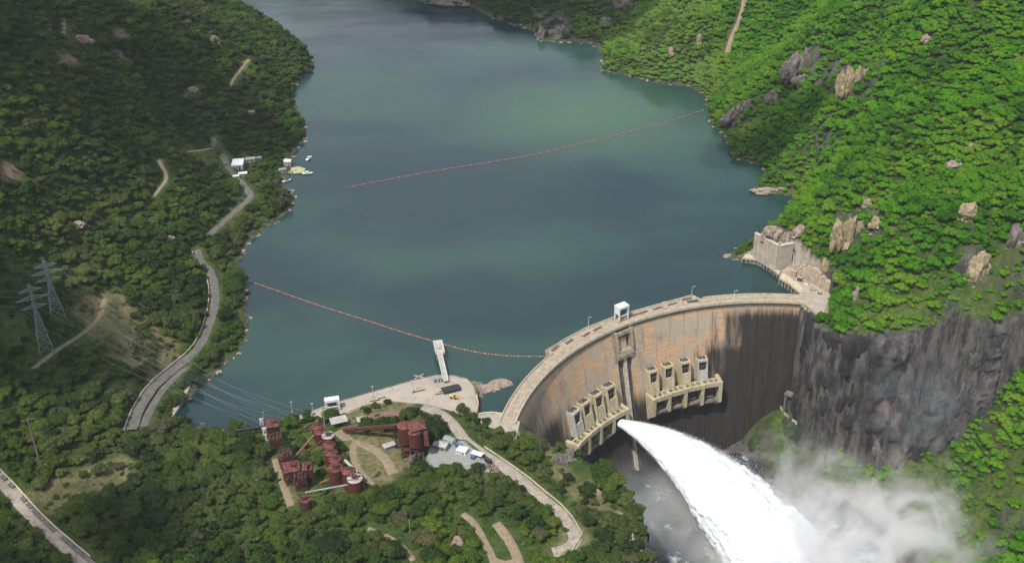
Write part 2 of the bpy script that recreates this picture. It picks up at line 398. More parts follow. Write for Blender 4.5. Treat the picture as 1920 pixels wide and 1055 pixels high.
clearing('dry', [(120, 500), (160, 495), (170, 525), (130, 530)], .1)
clearing('grass', [(0, 590), (40, 580), (90, 620), (60, 690), (0, 700)], .25)
clearing('dry', [(640, 800), (745, 815), (770, 870), (735, 905), (690, 915), (650, 850)], .12)
clearing('earth', [(690, 775), (745, 768), (752, 790), (690, 792)]); clearing('dry', [(655, 768), (740, 752), (790, 760), (700, 800), (640, 800)], .1)
clearing('grass', [(498, 790), (540, 780), (600, 780), (640, 850), (680, 920), (590, 950), (560, 950), (510, 830)], .5)
clearing('dry', [(512, 860), (545, 860), (560, 940), (530, 955)], .05)
clearing('concrete', [(560, 775), (600, 762), (640, 750), (780, 710), (815, 703), (872, 708), (895, 722), (893, 780), (800, 758), (740, 752), (690, 757), (650, 775), (600, 785)])
clearing('gravel', [(800, 862), (806, 836), (870, 828), (905, 860), (915, 885), (870, 880), (820, 876)])
clearing('concrete', [(893, 772), (945, 772), (972, 790), (968, 822), (930, 800), (893, 790)])
clearing('dry', [(1030, 838), (1080, 900), (1050, 905), (1010, 850)], .2); clearing('dry', [(1040, 920), (1110, 900), (1165, 960), (1100, 950)], .35)
clearing('dry', [(1060, 960), (1110, 1010), (1100, 1040), (1040, 1040)], .15)
clearing('concrete', [(1500, 545), (1520, 500), (1560, 545), (1550, 600), (1500, 575)], 0, 7); clearing('concrete', [(1385, 470), (1480, 470), (1560, 545), (1500, 550)], 0, 6)
clearing('grass', [(1450, 775), (1470, 770), (1540, 830), (1600, 855), (1560, 870), (1480, 850), (1430, 820)], .1, -88)
clearing('grass', [(1640, 900), (1800, 840), (1760, 980), (1640, 1000)], .2, -104); clearing('grass', [(1600, 1000), (1760, 960), (1930, 1000), (1930, 1070), (1600, 1070)], .3, -110)
clearing('grass', [(1600, 590), (1700, 600), (1760, 600), (1700, 640), (1600, 640)], .6, 12)
clearing('crag', [(1474, 100), (1530, 88), (1570, 100), (1640, 115), (1650, 150), (1632, 190), (1575, 182), (1540, 165), (1480, 165)], .35)
clearing('crag', [(1362, 242), (1392, 190), (1440, 165), (1462, 190), (1410, 232), (1385, 250)], .35)
clearing('crag', [(1005, 20), (1070, 30), (1080, 78), (1010, 76)], .4); clearing('crag', [(1120, 0), (1200, 0), (1190, 30), (1130, 50)], .35)
clearing('crag', [(1430, 425), (1480, 430), (1500, 452), (1440, 455)], .35); clearing('crag', [(1560, 395), (1650, 385), (1650, 440), (1570, 455)], .45)
clearing('crag', [(1800, 470), (1850, 470), (1850, 530), (1790, 520)], .4)
road_keep = lambda x, y: sstep(1.2, 4.0, road_d(x, y))
def paint(x, y, kind, soft=3.0):
    r = np.zeros(np.shape(x)); nz = fbm(x / 9, y / 9, s=77, o=3) * 4
    for k, P, keep in CLEAR:
        if k != kind: continue
        bb = (x > P[:, 0].min() - 12) & (x < P[:, 0].max() + 12) & (y > P[:, 1].min() - 12) & (y < P[:, 1].max() + 12)
        if bb.any(): r[bb] = np.maximum(r[bb], sstep(-soft, soft, poly_sd(P, x[bb], y[bb]) + nz[bb]))
    return r
def tree_keep(x, y):
    r = np.ones(np.shape(x)); nz = fbm(x / 9, y / 9, s=77, o=3) * 3
    for k, P, keep in CLEAR:
        bb = (x > P[:, 0].min() - 5) & (x < P[:, 0].max() + 5) & (y > P[:, 1].min() - 5) & (y < P[:, 1].max() + 5)
        if bb.any(): r[bb] = np.where(poly_sd(P, x[bb], y[bb]) + nz[bb] > -1, np.minimum(r[bb], keep), r[bb])
    return r

# flat made ground: quay, yards, abutments
def level(poly, z, soft=5.0):
    global Z
    bb = (X > poly[:, 0].min() - 20) & (X < poly[:, 0].max() + 20) & (Y > poly[:, 1].min() - 20) & (Y < poly[:, 1].max() + 20)
    k = sstep(-soft, 0.5, poly_sd(poly, X[bb], Y[bb])); Z[bb] = np.where(sdl[bb] > 1.0, Z[bb], Z[bb] * (1 - k) + z * k)
QUAY = [(552, 782), (600, 764), (640, 751), (780, 711), (815, 704), (852, 704), (876, 710), (888, 722), (893, 742), (894, 776), (862, 776), (842, 768), (800, 757), (740, 752), (690, 757), (650, 772), (600, 790)]
QUAYW = np.array([atz(a, b, 4.0) for a, b in QUAY]); level(QUAYW, 3.6)
YARD = [(798, 864), (806, 836), (868, 826), (905, 856), (918, 884), (872, 882), (822, 878)]
YZ = float(G(850, 855)[2]); YARDW = np.array([atz(a, b, YZ) for a, b in YARD]); level(YARDW, YZ - 0.3)
LAB = [(895, 780), (905, 776), (946, 776), (975, 790), (968, 822), (940, 806), (905, 796)]
LABW = np.array([atz(a, b, CREST) for a, b in LAB]); level(LABW, CREST - 0.4)
RAB = [(1500, 548), (1512, 520), (1535, 530), (1560, 552), (1548, 575), (1540, 597), (1512, 572), (1502, 568)]
RABW = np.array([atz(a, b, CREST) for a, b in RAB]); level(RABW, CREST - 0.5, 3)

level(np.array([atz(a, b, 24) for a, b in [(1424, 437), (1463, 459), (1492, 453), (1500, 425), (1452, 418)]]), 23.5, 4)
level(np.array([atz(a, b, 4) for a, b in [(1396, 482), (1421, 485), (1461, 512), (1480, 500), (1463, 509), (1417, 481), (1399, 478)]]), 3.0, 2)
level(np.array([atz(a, b, 6) for a, b in [(1462, 520), (1503, 550), (1540, 545), (1510, 520), (1484, 505), (1466, 510)]]), 5.0, 3)
# ------------------------------------------------------------------ ground mesh with rock relief on steep faces
gxx = np.gradient(Z, GX, axis=1); gyy = np.gradient(Z, GY, axis=0); slope = np.hypot(gxx, gyy)
nrm = np.stack([-gxx, -gyy, np.ones_like(Z)], -1); nrm /= np.linalg.norm(nrm, axis=-1, keepdims=True)
steep = np.where(sg > -3, np.where((X > 300) & (Y > 560), sstep(1.7, 3.0, slope), sstep(0.9, 2.0, slope)), sstep(1.5, 2.8, slope))
crag = paint(X, Y, 'crag', 5); steep = np.maximum(steep, crag * .9)
d3 = fbm(X / 7, Y / 7, Z / 22, s=51, o=4) * 4.2 + fbm(X / 26, Y / 26, Z / 40, s=57, o=3) * 5.5 + np.abs(vn(X / 3.2, Y / 3.2, Z / 18, s=55)) * 2.2
D = nrm * (d3 * steep)[..., None]
D[..., 2] *= 0.6
mound = fbm(X / 5, Y / 5, s=61, o=3) * 0.5 * sstep(2, 8, RMASK) * (1 - steep)
VX = np.stack([X + D[..., 0], Y + D[..., 1], Z + D[..., 2] + mound * (Z > 0.5)], -1)
ny, nx = X.shape
idx = np.arange(ny * nx).reshape(ny, nx)
F = np.stack([idx[:-1, :-1], idx[:-1, 1:], idx[1:, 1:], idx[1:, :-1]], -1).reshape(-1, 4)
# only keep what can be seen from around the photograph's position
pc = proj(VX.reshape(-1, 3)); vis = (pc[:, 2] > 50) & (pc[:, 0] > -900) & (pc[:, 0] < 2900) & (pc[:, 1] < 1900) & (pc[:, 1] > -520)
F = F[vis[F].all(1)]
used = np.unique(F); remap = -np.ones(ny * nx, np.int64); remap[used] = np.arange(len(used))

gm, n, l, b = nt('ground')
g = n.new('ShaderNodeNewGeometry').outputs['Position']
def attr(n, a):
    x = n.new('ShaderNodeAttribute'); x.attribute_name = a; return x.outputs['Fac']
green = mixc(n, l, mrange(n, l, noise_node(n, l, g, 0.12, 8, 0.7), .35, .65), (0.022, 0.045, 0.010), (0.062, 0.095, 0.020))
green = mixc(n, l, mrange(n, l, noise_node(n, l, g, 0.03, 5), .5, .7, 0, .7), green, (0.085, 0.085, 0.03))
grass = mixc(n, l, mrange(n, l, noise_node(n, l, g, 0.25, 8, 0.75), .38, .62), (0.032, 0.066, 0.012), (0.095, 0.125, 0.028))
dry = mixc(n, l, mrange(n, l, noise_node(n, l, g, 0.15, 8, 0.7), .38, .62), (0.115, 0.115, 0.045), (0.2, 0.16, 0.09))
dry = mixc(n, l, mrange(n, l, noise_node(n, l, g, 0.35, 6, 0.7), .5, .62), dry, (0.06, 0.09, 0.022))
earth = mixc(n, l, mrange(n, l, noise_node(n, l, g, 0.3, 8, 0.7), .35, .65), (0.15, 0.10, 0.075), (0.25, 0.17, 0.13))
conc = mixc(n, l, mrange(n, l, noise_node(n, l, g, 0.3, 8, 0.7), .35, .65), (0.33, 0.29, 0.24), (0.22, 0.19, 0.155))
grav = mixc(n, l, mrange(n, l, noise_node(n, l, g, 0.5, 8, 0.7), .35, .65), (0.24, 0.24, 0.22), (0.17, 0.17, 0.16))
rk = mixc(n, l, mrange(n, l, noise_node(n, l, g, 0.16, 8, 0.7, (1, 1, .35)), .38, .62), (0.030, 0.029, 0.031), (0.12, 0.108, 0.102))
rk = mixc(n, l, mrange(n, l, noise_node(n, l, g, 0.035, 6, 0.65, (1, 1, .5)), .58, .68, 0, .7), rk, (0.24, 0.175, 0.14))
rk = mixc(n, l, mrange(n, l, noise_node(n, l, g, 0.22, 6, 0.65, (1, 1, .08)), .55, .68), rk, (0.02, 0.02, 0.022))
rk = mixc(n, l, mrange(n, l, noise_node(n, l, g, 0.05, 7, 0.7), .60, .66, 0, .8), rk, (0.05, 0.07, 0.02))
col = green
for a, c in (('grass', grass), ('dry', dry), ('earth', earth), ('gravel', grav), ('concrete', conc), ('rock', rk)):
    col = mixc(n, l, attr(n, a), col, c)
l.new(col, b.inputs['Base Color']); b.inputs['Roughness'].default_value = 0.95; b.inputs['Specular IOR Level'].default_value = 0.25
bump(n, l, b, noise_node(n, l, g, 0.7, 8, 0.7), 1.2, 0.9)
me = npmesh('ground', VX.reshape(-1, 3)[used], remap[F], gm, smooth=False)
shore = sstep(1.8, 0.3, Z + nb * 0.8) * (Z > -6) * (sg < 0)
rock = np.clip(np.maximum(np.maximum(steep, shore * 0.75), 0), 0, 1)
rock = np.maximum(rock, sstep(-106, -116, Z) * (sg > 0))
flat = lambda a: a.reshape(-1)[used].astype(np.float32)
for nm in ('grass', 'dry', 'earth', 'gravel', 'concrete'):
    a = me.attributes.new(nm, 'FLOAT', 'POINT'); v = paint(X, Y, nm, 1.0 if nm in ('concrete', 'gravel') else 3.0)
    a.data.foreach_set('value', flat(v))
a = me.attributes.new('rock', 'FLOAT', 'POINT'); a.data.foreach_set('value', flat(rock))
ground = link(bpy.data.objects.new('ground', me)); tag(ground, 'wooded hills, gorge walls and open ground around the dam', kind='structure')

# water
def sheet(name, poly, z, mat, kind='structure', label=None):
    me = npmesh(name, [(p[0], p[1], z) for p in poly], [tuple(range(len(poly)))], mat)
    return tag(link(bpy.data.objects.new(name, me)), label, kind=kind)
wm, n, l, b = nt('lake_water')
g = n.new('ShaderNodeNewGeometry').outputs['Position']
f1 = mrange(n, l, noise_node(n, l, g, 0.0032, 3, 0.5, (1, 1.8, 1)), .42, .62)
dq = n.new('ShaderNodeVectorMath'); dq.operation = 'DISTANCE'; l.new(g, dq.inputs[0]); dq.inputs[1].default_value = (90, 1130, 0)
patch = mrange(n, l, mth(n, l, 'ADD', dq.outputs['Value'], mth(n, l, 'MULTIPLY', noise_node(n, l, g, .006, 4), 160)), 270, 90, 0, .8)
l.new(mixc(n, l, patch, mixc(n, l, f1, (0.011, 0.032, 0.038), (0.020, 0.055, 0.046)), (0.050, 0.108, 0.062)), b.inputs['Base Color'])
l.new(mrange(n, l, noise_node(n, l, g, 0.008, 5, 0.6, (1, 2.2, 1)), .4, .62, 0.07, 0.22), b.inputs['Roughness']); b.inputs['IOR'].default_value = 1.33
h = mth(n, l, 'ADD', noise_node(n, l, g, 0.35, 5, 0.6, (1, .6, 1)), mth(n, l, 'MULTIPLY', noise_node(n, l, g, 0.03, 3), 2.0))
bump(n, l, b, mth(n, l, 'ADD', h, mth(n, l, 'MULTIPLY', noise_node(n, l, g, 0.12, 4, 0.6, (1, .5, 1)), 2.0)), 0.2, 0.5)
lakepoly = [(-4500, 9000), (6000, 9000), (6000, 780), (280, 748), dxy(TH0 - 1, DR + 7)] + [dxy(t, DR + 5) for t in np.linspace(TH0, TH1, 40)] + [(-30, 574), (-4500, 560)]
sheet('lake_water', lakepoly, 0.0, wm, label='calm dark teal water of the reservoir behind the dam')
rvm, n, l, b = nt('river_water')
g = n.new('ShaderNodeNewGeometry').outputs['Position']
dv = n.new('ShaderNodeVectorMath'); dv.operation = 'DISTANCE'; l.new(g, dv.inputs[0]); dv.inputs[1].default_value = (205, 500, -117)
foam = mrange(n, l, mth(n, l, 'ADD', noise_node(n, l, g, 0.05, 9, 0.72), mrange(n, l, dv.outputs['Value'], 60, 140, .16, -.03)), .54, .63)
l.new(mixc(n, l, foam, (0.010, 0.028, 0.032), (0.55, 0.6, 0.62)), b.inputs['Base Color']); l.new(mrange(n, l, foam, 0, 1, 0.12, 0.8), b.inputs['Roughness'])
bump(n, l, b, noise_node(n, l, g, 0.15, 7, 0.7), 2.5, 0.8)
sheet('river_water', [(-60, 60), (1200, 60), (1200, 560), (300, 700), (100, 700), (0, 640)], RIVER, rvm, label='churned dark river water at the foot of the dam')

# ------------------------------------------------------------------ fractured rock walls of the gorge
rkm, n, l, b = nt('gorge_rock')
g = n.new('ShaderNodeNewGeometry').outputs['Position']
rc = mixc(n, l, mrange(n, l, noise_node(n, l, g, 0.10, 9, 0.72, (1, 1, .55)), .38, .62), (0.028, 0.028, 0.031), (0.125, 0.118, 0.115))
rc = mixc(n, l, mrange(n, l, noise_node(n, l, g, 0.028, 6, 0.65, (1, 1, .7)), .52, .64, 0, .8), rc, (0.27, 0.205, 0.165))
rc = mixc(n, l, mrange(n, l, noise_node(n, l, g, 0.16, 7, 0.7, (1, 1, .2)), .56, .66, 0, .8), rc, (0.018, 0.018, 0.021))
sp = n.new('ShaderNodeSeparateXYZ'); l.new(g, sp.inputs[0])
cliff_shade = mrange(n, l, mth(n, l, 'ADD', sp.outputs[0], mth(n, l, 'MULTIPLY', noise_node(n, l, g, .05, 4), 40)), 292, 272)
rc = mixc(n, l, mth(n, l, 'MULTIPLY', cliff_shade, .85), rc, (0.014, 0.014, 0.016))  # cliff end beside the dam darkened: its deep shade painted into the rock
moss = mth(n, l, 'MULTIPLY', mrange(n, l, noise_node(n, l, g, 0.09, 7, 0.7), .58, .64), .7)
rc = mixc(n, l, moss, rc, (0.045, 0.07, 0.02))
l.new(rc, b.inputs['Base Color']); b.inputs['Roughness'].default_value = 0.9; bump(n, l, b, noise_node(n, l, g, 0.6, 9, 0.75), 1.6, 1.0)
def cliff(path, outw, zbot, label, seed, amp=1.0, step=1.6, batter=.06, gap=.0):
    """path: rim points (x, y, z); outw: +1/-1 side of the gorge; a wall of blocks, ledges and clefts"""
    L = smooth_line(path, step); d = np.gradient(L[:, :2], axis=0); d /= np.linalg.norm(d, axis=1)[:, None]; nn = np.stack([-d[:, 1], d[:, 0]], 1) * outw
    for _ in range(12): nn[1:-1] = (nn[:-2] + nn[1:-1] + nn[2:]) / 3
    nn /= np.linalg.norm(nn, axis=1)[:, None]; s = np.concatenate([[0], np.cumsum(np.linalg.norm(np.diff(L[:, :2], axis=0), axis=1))]); NZ = 62; V = np.zeros((len(L), NZ, 3))
    for j in range(NZ):
        t_ = j / (NZ - 1); zt = L[:, 2] - 1.0; zb = zbot(L[:, 0], L[:, 1]); z = zt * (1 - t_) + zb * t_; dep = zt - z
        wz = z + 5 * fbm(s / 30, z / 30, 0, seed + 3, 2); ws = s + 4 * fbm(s / 18, z / 24, 0, seed + 4, 3)
        col = fbm(ws / 11, wz / 46, 0, seed, 3); blk = np.round(vn(ws / 5.5, wz / 11, 0, seed + 1) * 2.4) / 2.4; cle = -np.abs(vn(ws / 8, wz / 60, 0, seed + 2)) ; led = np.round(fbm(ws / 40, wz / 13, 0, seed + 5, 2) * 3) / 3
        ar = sstep(0, 26, s) * .6 + .4
        off = 1.5 + batter * dep * ar + amp * ar * (col * 6.5 + blk * 2.6 + np.maximum(cle + .12, -1) * 0 + -4.0 * sstep(-.16, -.04, cle) + led * 2.2) * sstep(0, 7, dep) + fbm(ws / 2.4, wz / 2.4, 0, seed + 6, 3) * 1.1
        off = np.maximum(off, .3 if j > 0 else -5)
        if j == 0: off = np.full(len(L), -5.0); z = np.array([float(gz(*(L[i, :2] - nn[i] * 5))) for i in range(len(L))]) + .3
        V[:, j, 0] = L[:, 0] + nn[:, 0] * off; V[:, j, 1] = L[:, 1] + nn[:, 1] * off; V[:, j, 2] = z
    idx = np.arange(len(L) * NZ).reshape(len(L), NZ); F = np.stack([idx[:-1, :-1], idx[1:, :-1], idx[1:, 1:], idx[:-1, 1:]], -1).reshape(-1, 4)
    if outw > 0: F = F[:, ::-1]
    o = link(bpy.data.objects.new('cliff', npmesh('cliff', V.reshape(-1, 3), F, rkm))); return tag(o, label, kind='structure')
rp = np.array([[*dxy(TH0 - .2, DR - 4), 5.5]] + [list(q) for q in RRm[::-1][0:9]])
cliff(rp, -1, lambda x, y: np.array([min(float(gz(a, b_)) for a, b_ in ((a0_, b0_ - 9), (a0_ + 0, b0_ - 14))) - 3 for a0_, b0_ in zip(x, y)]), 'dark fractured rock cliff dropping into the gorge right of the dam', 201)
# ------------------------------------------------------------------ dam
def dam_concrete(name, stains=True):
    m, n, l, b = nt(name)
    g = n.new('ShaderNodeNewGeometry').outputs['Position']
    sp = n.new('ShaderNodeSeparateXYZ'); l.new(g, sp.inputs[0])
    dx = mth(n, l, 'SUBTRACT', sp.outputs[0], float(DC[0])); dy = mth(n, l, 'SUBTRACT', sp.outputs[1], float(DC[1]))
    th = mth(n, l, 'ARCTAN2', dy, dx)                                   # radians round the arch
    arc = mth(n, l, 'MULTIPLY', th, DR)
    cv = n.new('ShaderNodeCombineXYZ'); l.new(arc, cv.inputs[0]); l.new(sp.outputs[2], cv.inputs[1])
    v = cv.outputs[0]
    fine = noise_node(n, l, v, 0.5, 8, 0.7)
    lifts = noise_node(n, l, v, 0.35, 5, 0.6, (0.25, 1.6, 1))           # pour layers
    strk = noise_node(n, l, v, 0.40, 7, 0.72, (1, 0.075, 1)); strk.node.inputs['Distortion'].default_value = .5            # running stains
    strk2 = noise_node(n, l, v, 0.17, 5, 0.6, (1, 0.10, 1))
    col = mixc(n, l, mrange(n, l, lifts, .35, .68), (0.50, 0.30, 0.165), (0.58, 0.42, 0.27))
    col = mixc(n, l, mrange(n, l, noise_node(n, l, v, 0.06, 4, 0.6), .4, .62), col, (0.42, 0.36, 0.28))
    col = mixc(n, l, mrange(n, l, noise_node(n, l, v, 0.11, 6, 0.7, (1, .5, 1)), .5, .66, 0, .6), col, (0.24, 0.195, 0.15))
    col = mixc(n, l, mrange(n, l, strk, .56, .72, 0, .65), col, (0.20, 0.13, 0.085))
    col = mixc(n, l, mrange(n, l, noise_node(n, l, v, 0.28, 4, 0.6, (1, 0.03, 1)), .62, .70, 0, .75), col, (0.55, 0.50, 0.44))
    deg = lambda d: math.radians(d)
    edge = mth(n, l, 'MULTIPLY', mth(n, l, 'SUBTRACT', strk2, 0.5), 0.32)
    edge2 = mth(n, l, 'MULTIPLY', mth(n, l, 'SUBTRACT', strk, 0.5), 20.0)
    # mineral-grey weathering toward the left abutment
    gl = mrange(n, l, mth(n, l, 'ADD', th, edge), deg(146), deg(156))
    gl = mth(n, l, 'MULTIPLY', gl, mrange(n, l, mth(n, l, 'ADD', sp.outputs[2], edge2), 3, -12))
    col = mixc(n, l, mth(n, l, 'MULTIPLY', gl, 0.85), col, mixc(n, l, mrange(n, l, strk, .4, .6), (0.27, 0.225, 0.175), (0.11, 0.095, 0.08)))
    # black damp growth on the right third, deeper toward the foot
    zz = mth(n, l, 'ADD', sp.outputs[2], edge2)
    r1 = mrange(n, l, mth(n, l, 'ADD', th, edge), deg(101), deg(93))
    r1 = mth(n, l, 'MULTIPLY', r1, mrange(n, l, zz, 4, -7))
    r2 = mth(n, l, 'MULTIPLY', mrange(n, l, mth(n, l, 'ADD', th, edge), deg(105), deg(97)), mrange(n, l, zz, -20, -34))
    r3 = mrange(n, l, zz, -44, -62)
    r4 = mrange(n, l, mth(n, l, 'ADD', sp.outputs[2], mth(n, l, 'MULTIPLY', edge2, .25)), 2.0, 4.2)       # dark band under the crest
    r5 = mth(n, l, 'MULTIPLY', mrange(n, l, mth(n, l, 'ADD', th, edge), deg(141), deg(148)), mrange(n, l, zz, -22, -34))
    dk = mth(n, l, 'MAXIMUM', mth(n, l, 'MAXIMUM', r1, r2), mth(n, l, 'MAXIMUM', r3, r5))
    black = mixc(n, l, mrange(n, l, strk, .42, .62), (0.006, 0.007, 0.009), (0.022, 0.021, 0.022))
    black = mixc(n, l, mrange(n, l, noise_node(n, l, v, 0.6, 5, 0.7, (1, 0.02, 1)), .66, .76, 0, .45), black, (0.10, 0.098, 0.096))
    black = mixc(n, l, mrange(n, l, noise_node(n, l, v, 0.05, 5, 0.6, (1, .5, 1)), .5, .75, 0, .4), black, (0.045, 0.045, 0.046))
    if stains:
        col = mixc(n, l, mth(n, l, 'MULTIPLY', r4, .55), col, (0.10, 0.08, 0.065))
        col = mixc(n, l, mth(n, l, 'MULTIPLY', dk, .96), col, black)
    col = mixc(n, l, mrange(n, l, fine, .3, .7, 0, .35), col, mixc(n, l, 1.0, col, (0.55, 0.52, 0.5), 'MULTIPLY'))
    l.new(col, b.inputs['Base Color']); b.inputs['Roughness'].default_value = 0.88
    bump(n, l, b, mth(n, l, 'ADD', fine, lifts), 0.25, 0.6)
    return m
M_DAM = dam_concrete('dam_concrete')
M_CREST = weathered('crest_concrete', (0.38, 0.315, 0.235), (0.25, 0.205, 0.155), 0.35, streak=(0.20, 0.16, 0.12), stretch=(1, 1, 1))
M_PARAPET = weathered('parapet_concrete', (0.56, 0.50, 0.36), (0.38, 0.33, 0.25), 0.5, streak=(0.2, 0.17, 0.13), stretch=(1, 1, .3))
M_CREAM = weathered('cream_paint', (0.47, 0.42, 0.28), (0.37, 0.32, 0.21), 0.35, streak=(0.27, 0.21, 0.12), stretch=(1, 1, .12), contrast=(.4, .6))
M_CREAMW = weathered('pale_paint', (0.46, 0.45, 0.40), (0.34, 0.33, 0.29), 0.45, streak=(0.25, 0.23, 0.2), stretch=(1, 1, .12))
M_UNDER = weathered('wet_concrete', (0.20, 0.18, 0.14), (0.09, 0.085, 0.075), 0.4, streak=(0.03, 0.03, 0.03), stretch=(1, 1, .1))
M_DARK = weathered('dark_steel', (0.035, 0.035, 0.04), (0.07, 0.06, 0.055), 0.8, rough=.6)
M_RUSTY = weathered('rusty_steel', (0.16, 0.075, 0.05), (0.09, 0.05, 0.04), 0.6, rough=.8)
M_WHITE = weathered('white_paint', (0.74, 0.76, 0.78), (0.6, 0.62, 0.63), 0.5, rough=.5)
M_CHAN = weathered('channel_concrete', (0.10, 0.10, 0.11), (0.04, 0.042, 0.05), 0.3, streak=(0.2, 0.19, 0.19), stretch=(1, 1, .06))
M_ASPH = weathered('asphalt', (0.085, 0.082, 0.08), (0.14, 0.13, 0.12), 0.25)
def world_origin(o): return o
dam = thing('arch_dam', 'high curved concrete arch dam with orange and black streaked downstream face', 'dam', (*dxy(122, DR), CREST))
ZL = [6.9, 5.4, 2.0, -6, -14, -26, -40, -56, -74, -96, -126]
CH0, CH1 = 121.6, 125.6     # central recess
def wall_block(a, b, inset=0.0, nsub=5, zl=ZL):
    """one vertical pour of the arch between two angles"""
    mb = MB(); ths = np.linspace(a, b, nsub); V = []; nz = len(zl)
    for t_ in ths:
        for z in zl:
            lip = 0.9 if z > 5.5 else (0.0 if z < 3 else 0.9)
            V.append((*dxy(t_, dface(t_, z) + inset - (lip if inset == 0 else 0)), z))
    for t_ in ths:
        for z in (zl[0], zl[-1]): V.append((*dxy(t_, DR + 8.9), z))
    o2 = nsub * nz; F = []
    for i in range(nsub - 1):
        for j in range(nz - 1):
            F.append((i * nz + j, i * nz + j + 1, (i + 1) * nz + j + 1, (i + 1) * nz + j))
        F.append((o2 + 2 * i, o2 + 2 * i + 2, o2 + 2 * i + 3, o2 + 2 * i + 1))
        F.append((i * nz, (i + 1) * nz, o2 + 2 * i + 2, o2 + 2 * i))
    for i in (0, nsub - 1):
        q = [i * nz + j for j in range(nz)] + [o2 + 2 * i + 1, o2 + 2 * i]; F.append(tuple(q if i else q[::-1]))
    return mb.add(V, F)
edges = list(np.linspace(TH0, CH0, 13)) + list(np.linspace(CH1, TH1, 13))
rng = random.Random(5)
for i in range(len(edges) - 1):
    a, b_ = edges[i], edges[i + 1]
    if abs(a - CH0) < 1e-6: continue
    gap = 0.035
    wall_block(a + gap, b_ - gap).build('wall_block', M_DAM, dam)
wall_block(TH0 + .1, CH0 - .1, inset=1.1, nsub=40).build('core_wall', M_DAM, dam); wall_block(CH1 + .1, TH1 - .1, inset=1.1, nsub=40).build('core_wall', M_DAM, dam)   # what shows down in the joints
# central recess: back, rib, sill block, pale panel and its two cheeks
def arcbox(mb, a, b, r0, r1, z0, z1, n_=2, follow=True):
    """solid between angles; r0/r1 are offsets outwards from the face (negative = downstream) when follow"""
    V = []; ths = np.linspace(a, b, n_ + 1)
    for t_ in ths:
        for z in (z0, z1):
            base = dface(t_, z) if follow else 0
            V.append((*dxy(t_, base + r0), z)); V.append((*dxy(t_, base + r1), z))
    F = []
    for i in range(n_):
        p = 4 * i; q = p + 4
        F += [(p, p + 2, q + 2, q), (p + 1, q + 1, q + 3, p + 3), (p + 2, p + 3, q + 3, q + 2), (p, q, q + 1, p + 1)]
    e = 4 * n_; F += [(0, 1, 3, 2), (e, e + 2, e + 3, e + 1)]
    mb.add(V, F); return mb
mb = MB(); zs = [5.5, -14, -40, -70, -110]
for k in range(4): arcbox(mb, CH0 - .05, CH1 + .05, 2.6, 4.5, zs[k + 1], zs[k], 3)
mb.build('channel_back', M_CHAN, dam)
mb = MB()
for k in range(1, 4): arcbox(mb, 123.2, 123.9, -0.4, 2.7, zs[k + 1], zs[k], 1)
mb.build('channel_rib', M_PARAPET, dam)
mb = MB(); arcbox(mb, CH0 - .3, CH1 + .3, -2.6, 2.7, -15.0, -11.0, 4); arcbox(mb, CH0 - .3, CH1 + .3, -2.0, 0.5, -17.0, -15.0, 4)
mb.build('sill_block', M_CREST, dam)
mb = MB(); arcbox(mb, 122.5, 124.7, 0.5, 2.6, -11.0, -3.0, 2); mb.build('bulkhead_gate', weathered('pink_panel', (.5, .34, .24), (.38, .26, .2), .4), dam)
mb = MB()
for t_ in (CH0 - .35, CH1 - .15):
    arcbox(mb, t_, t_ + .5, -3.2, 2.6, -10, 4.4, 1)
mb.build('channel_cheek', M_CREST, dam)
mb = MB()
for k in range(7):
    t_ = CH0 + .45 + k * .5; arcbox(mb, t_, t_ + .22, -2.6, 2.6, 1.2, 3.6, 1)
mb.build('drain_beam', M_CREST, dam)
for side in (-1, 1):
    mb = MB(); t_ = CH0 - 1.1 if side < 0 else CH1 + .6; arcbox(mb, t_, t_ + .5, -0.9, 0.4, -18, 5.0, 1); mb.build('pilaster', M_CREST, dam)
# crest: deck slabs, parapets, brackets below the road
slabs = np.linspace(TH0, TH1, 31)
for a, b_ in zip(slabs[:-1], slabs[1:]):
    mb = MB(); arcbox(mb, a + .02, b_ - .02, DR - 1.6, DR + 9.2, 6.95, 7.25, 3, False); mb.build('deck_slab', M_CREST, dam)
def ring(name, mat, r0, r1, z0, z1, a=TH0, b=TH1, n_=70):
    mb = MB(); arcbox(mb, a, b, r0, r1, z0, z1, n_, False); return mb.build(name, mat, dam)
ring('parapet', M_PARAPET, DR - 1.9, DR - 1.35, 6.2, 8.4)
ring('parapet', M_PARAPET, DR + 8.6, DR + 9.15, 6.3, 8.3, TH0, 101.5, 20)
ring('parapet', M_PARAPET, DR + 8.6, DR + 9.15, 6.3, 8.3, 141.5, TH1, 20)
ring('kerb', M_PARAPET, DR + 1.1, DR + 1.5, 7.25, 7.45); ring('kerb', M_PARAPET, DR + 6.3, DR + 6.7, 7.25, 7.45)
ring('roadway', M_CREST, DR + 1.5, DR + 6.3, 7.254, 7.262)
mb = MB(); k = 0
for t_ in np.arange(TH0 + .3, TH1 - 1, 0.42):
    if CH0 - .6 < t_ < CH1 + .6: continue
    arcbox(mb, t_, t_ + .17, DR - 1.5, DR + .4, 4.0, 6.95, 1, False)
tag(mb.build('bracket', weathered('dark_crest', (.15, .125, .1), (.07, .06, .05), .5), dam), kind='stuff')
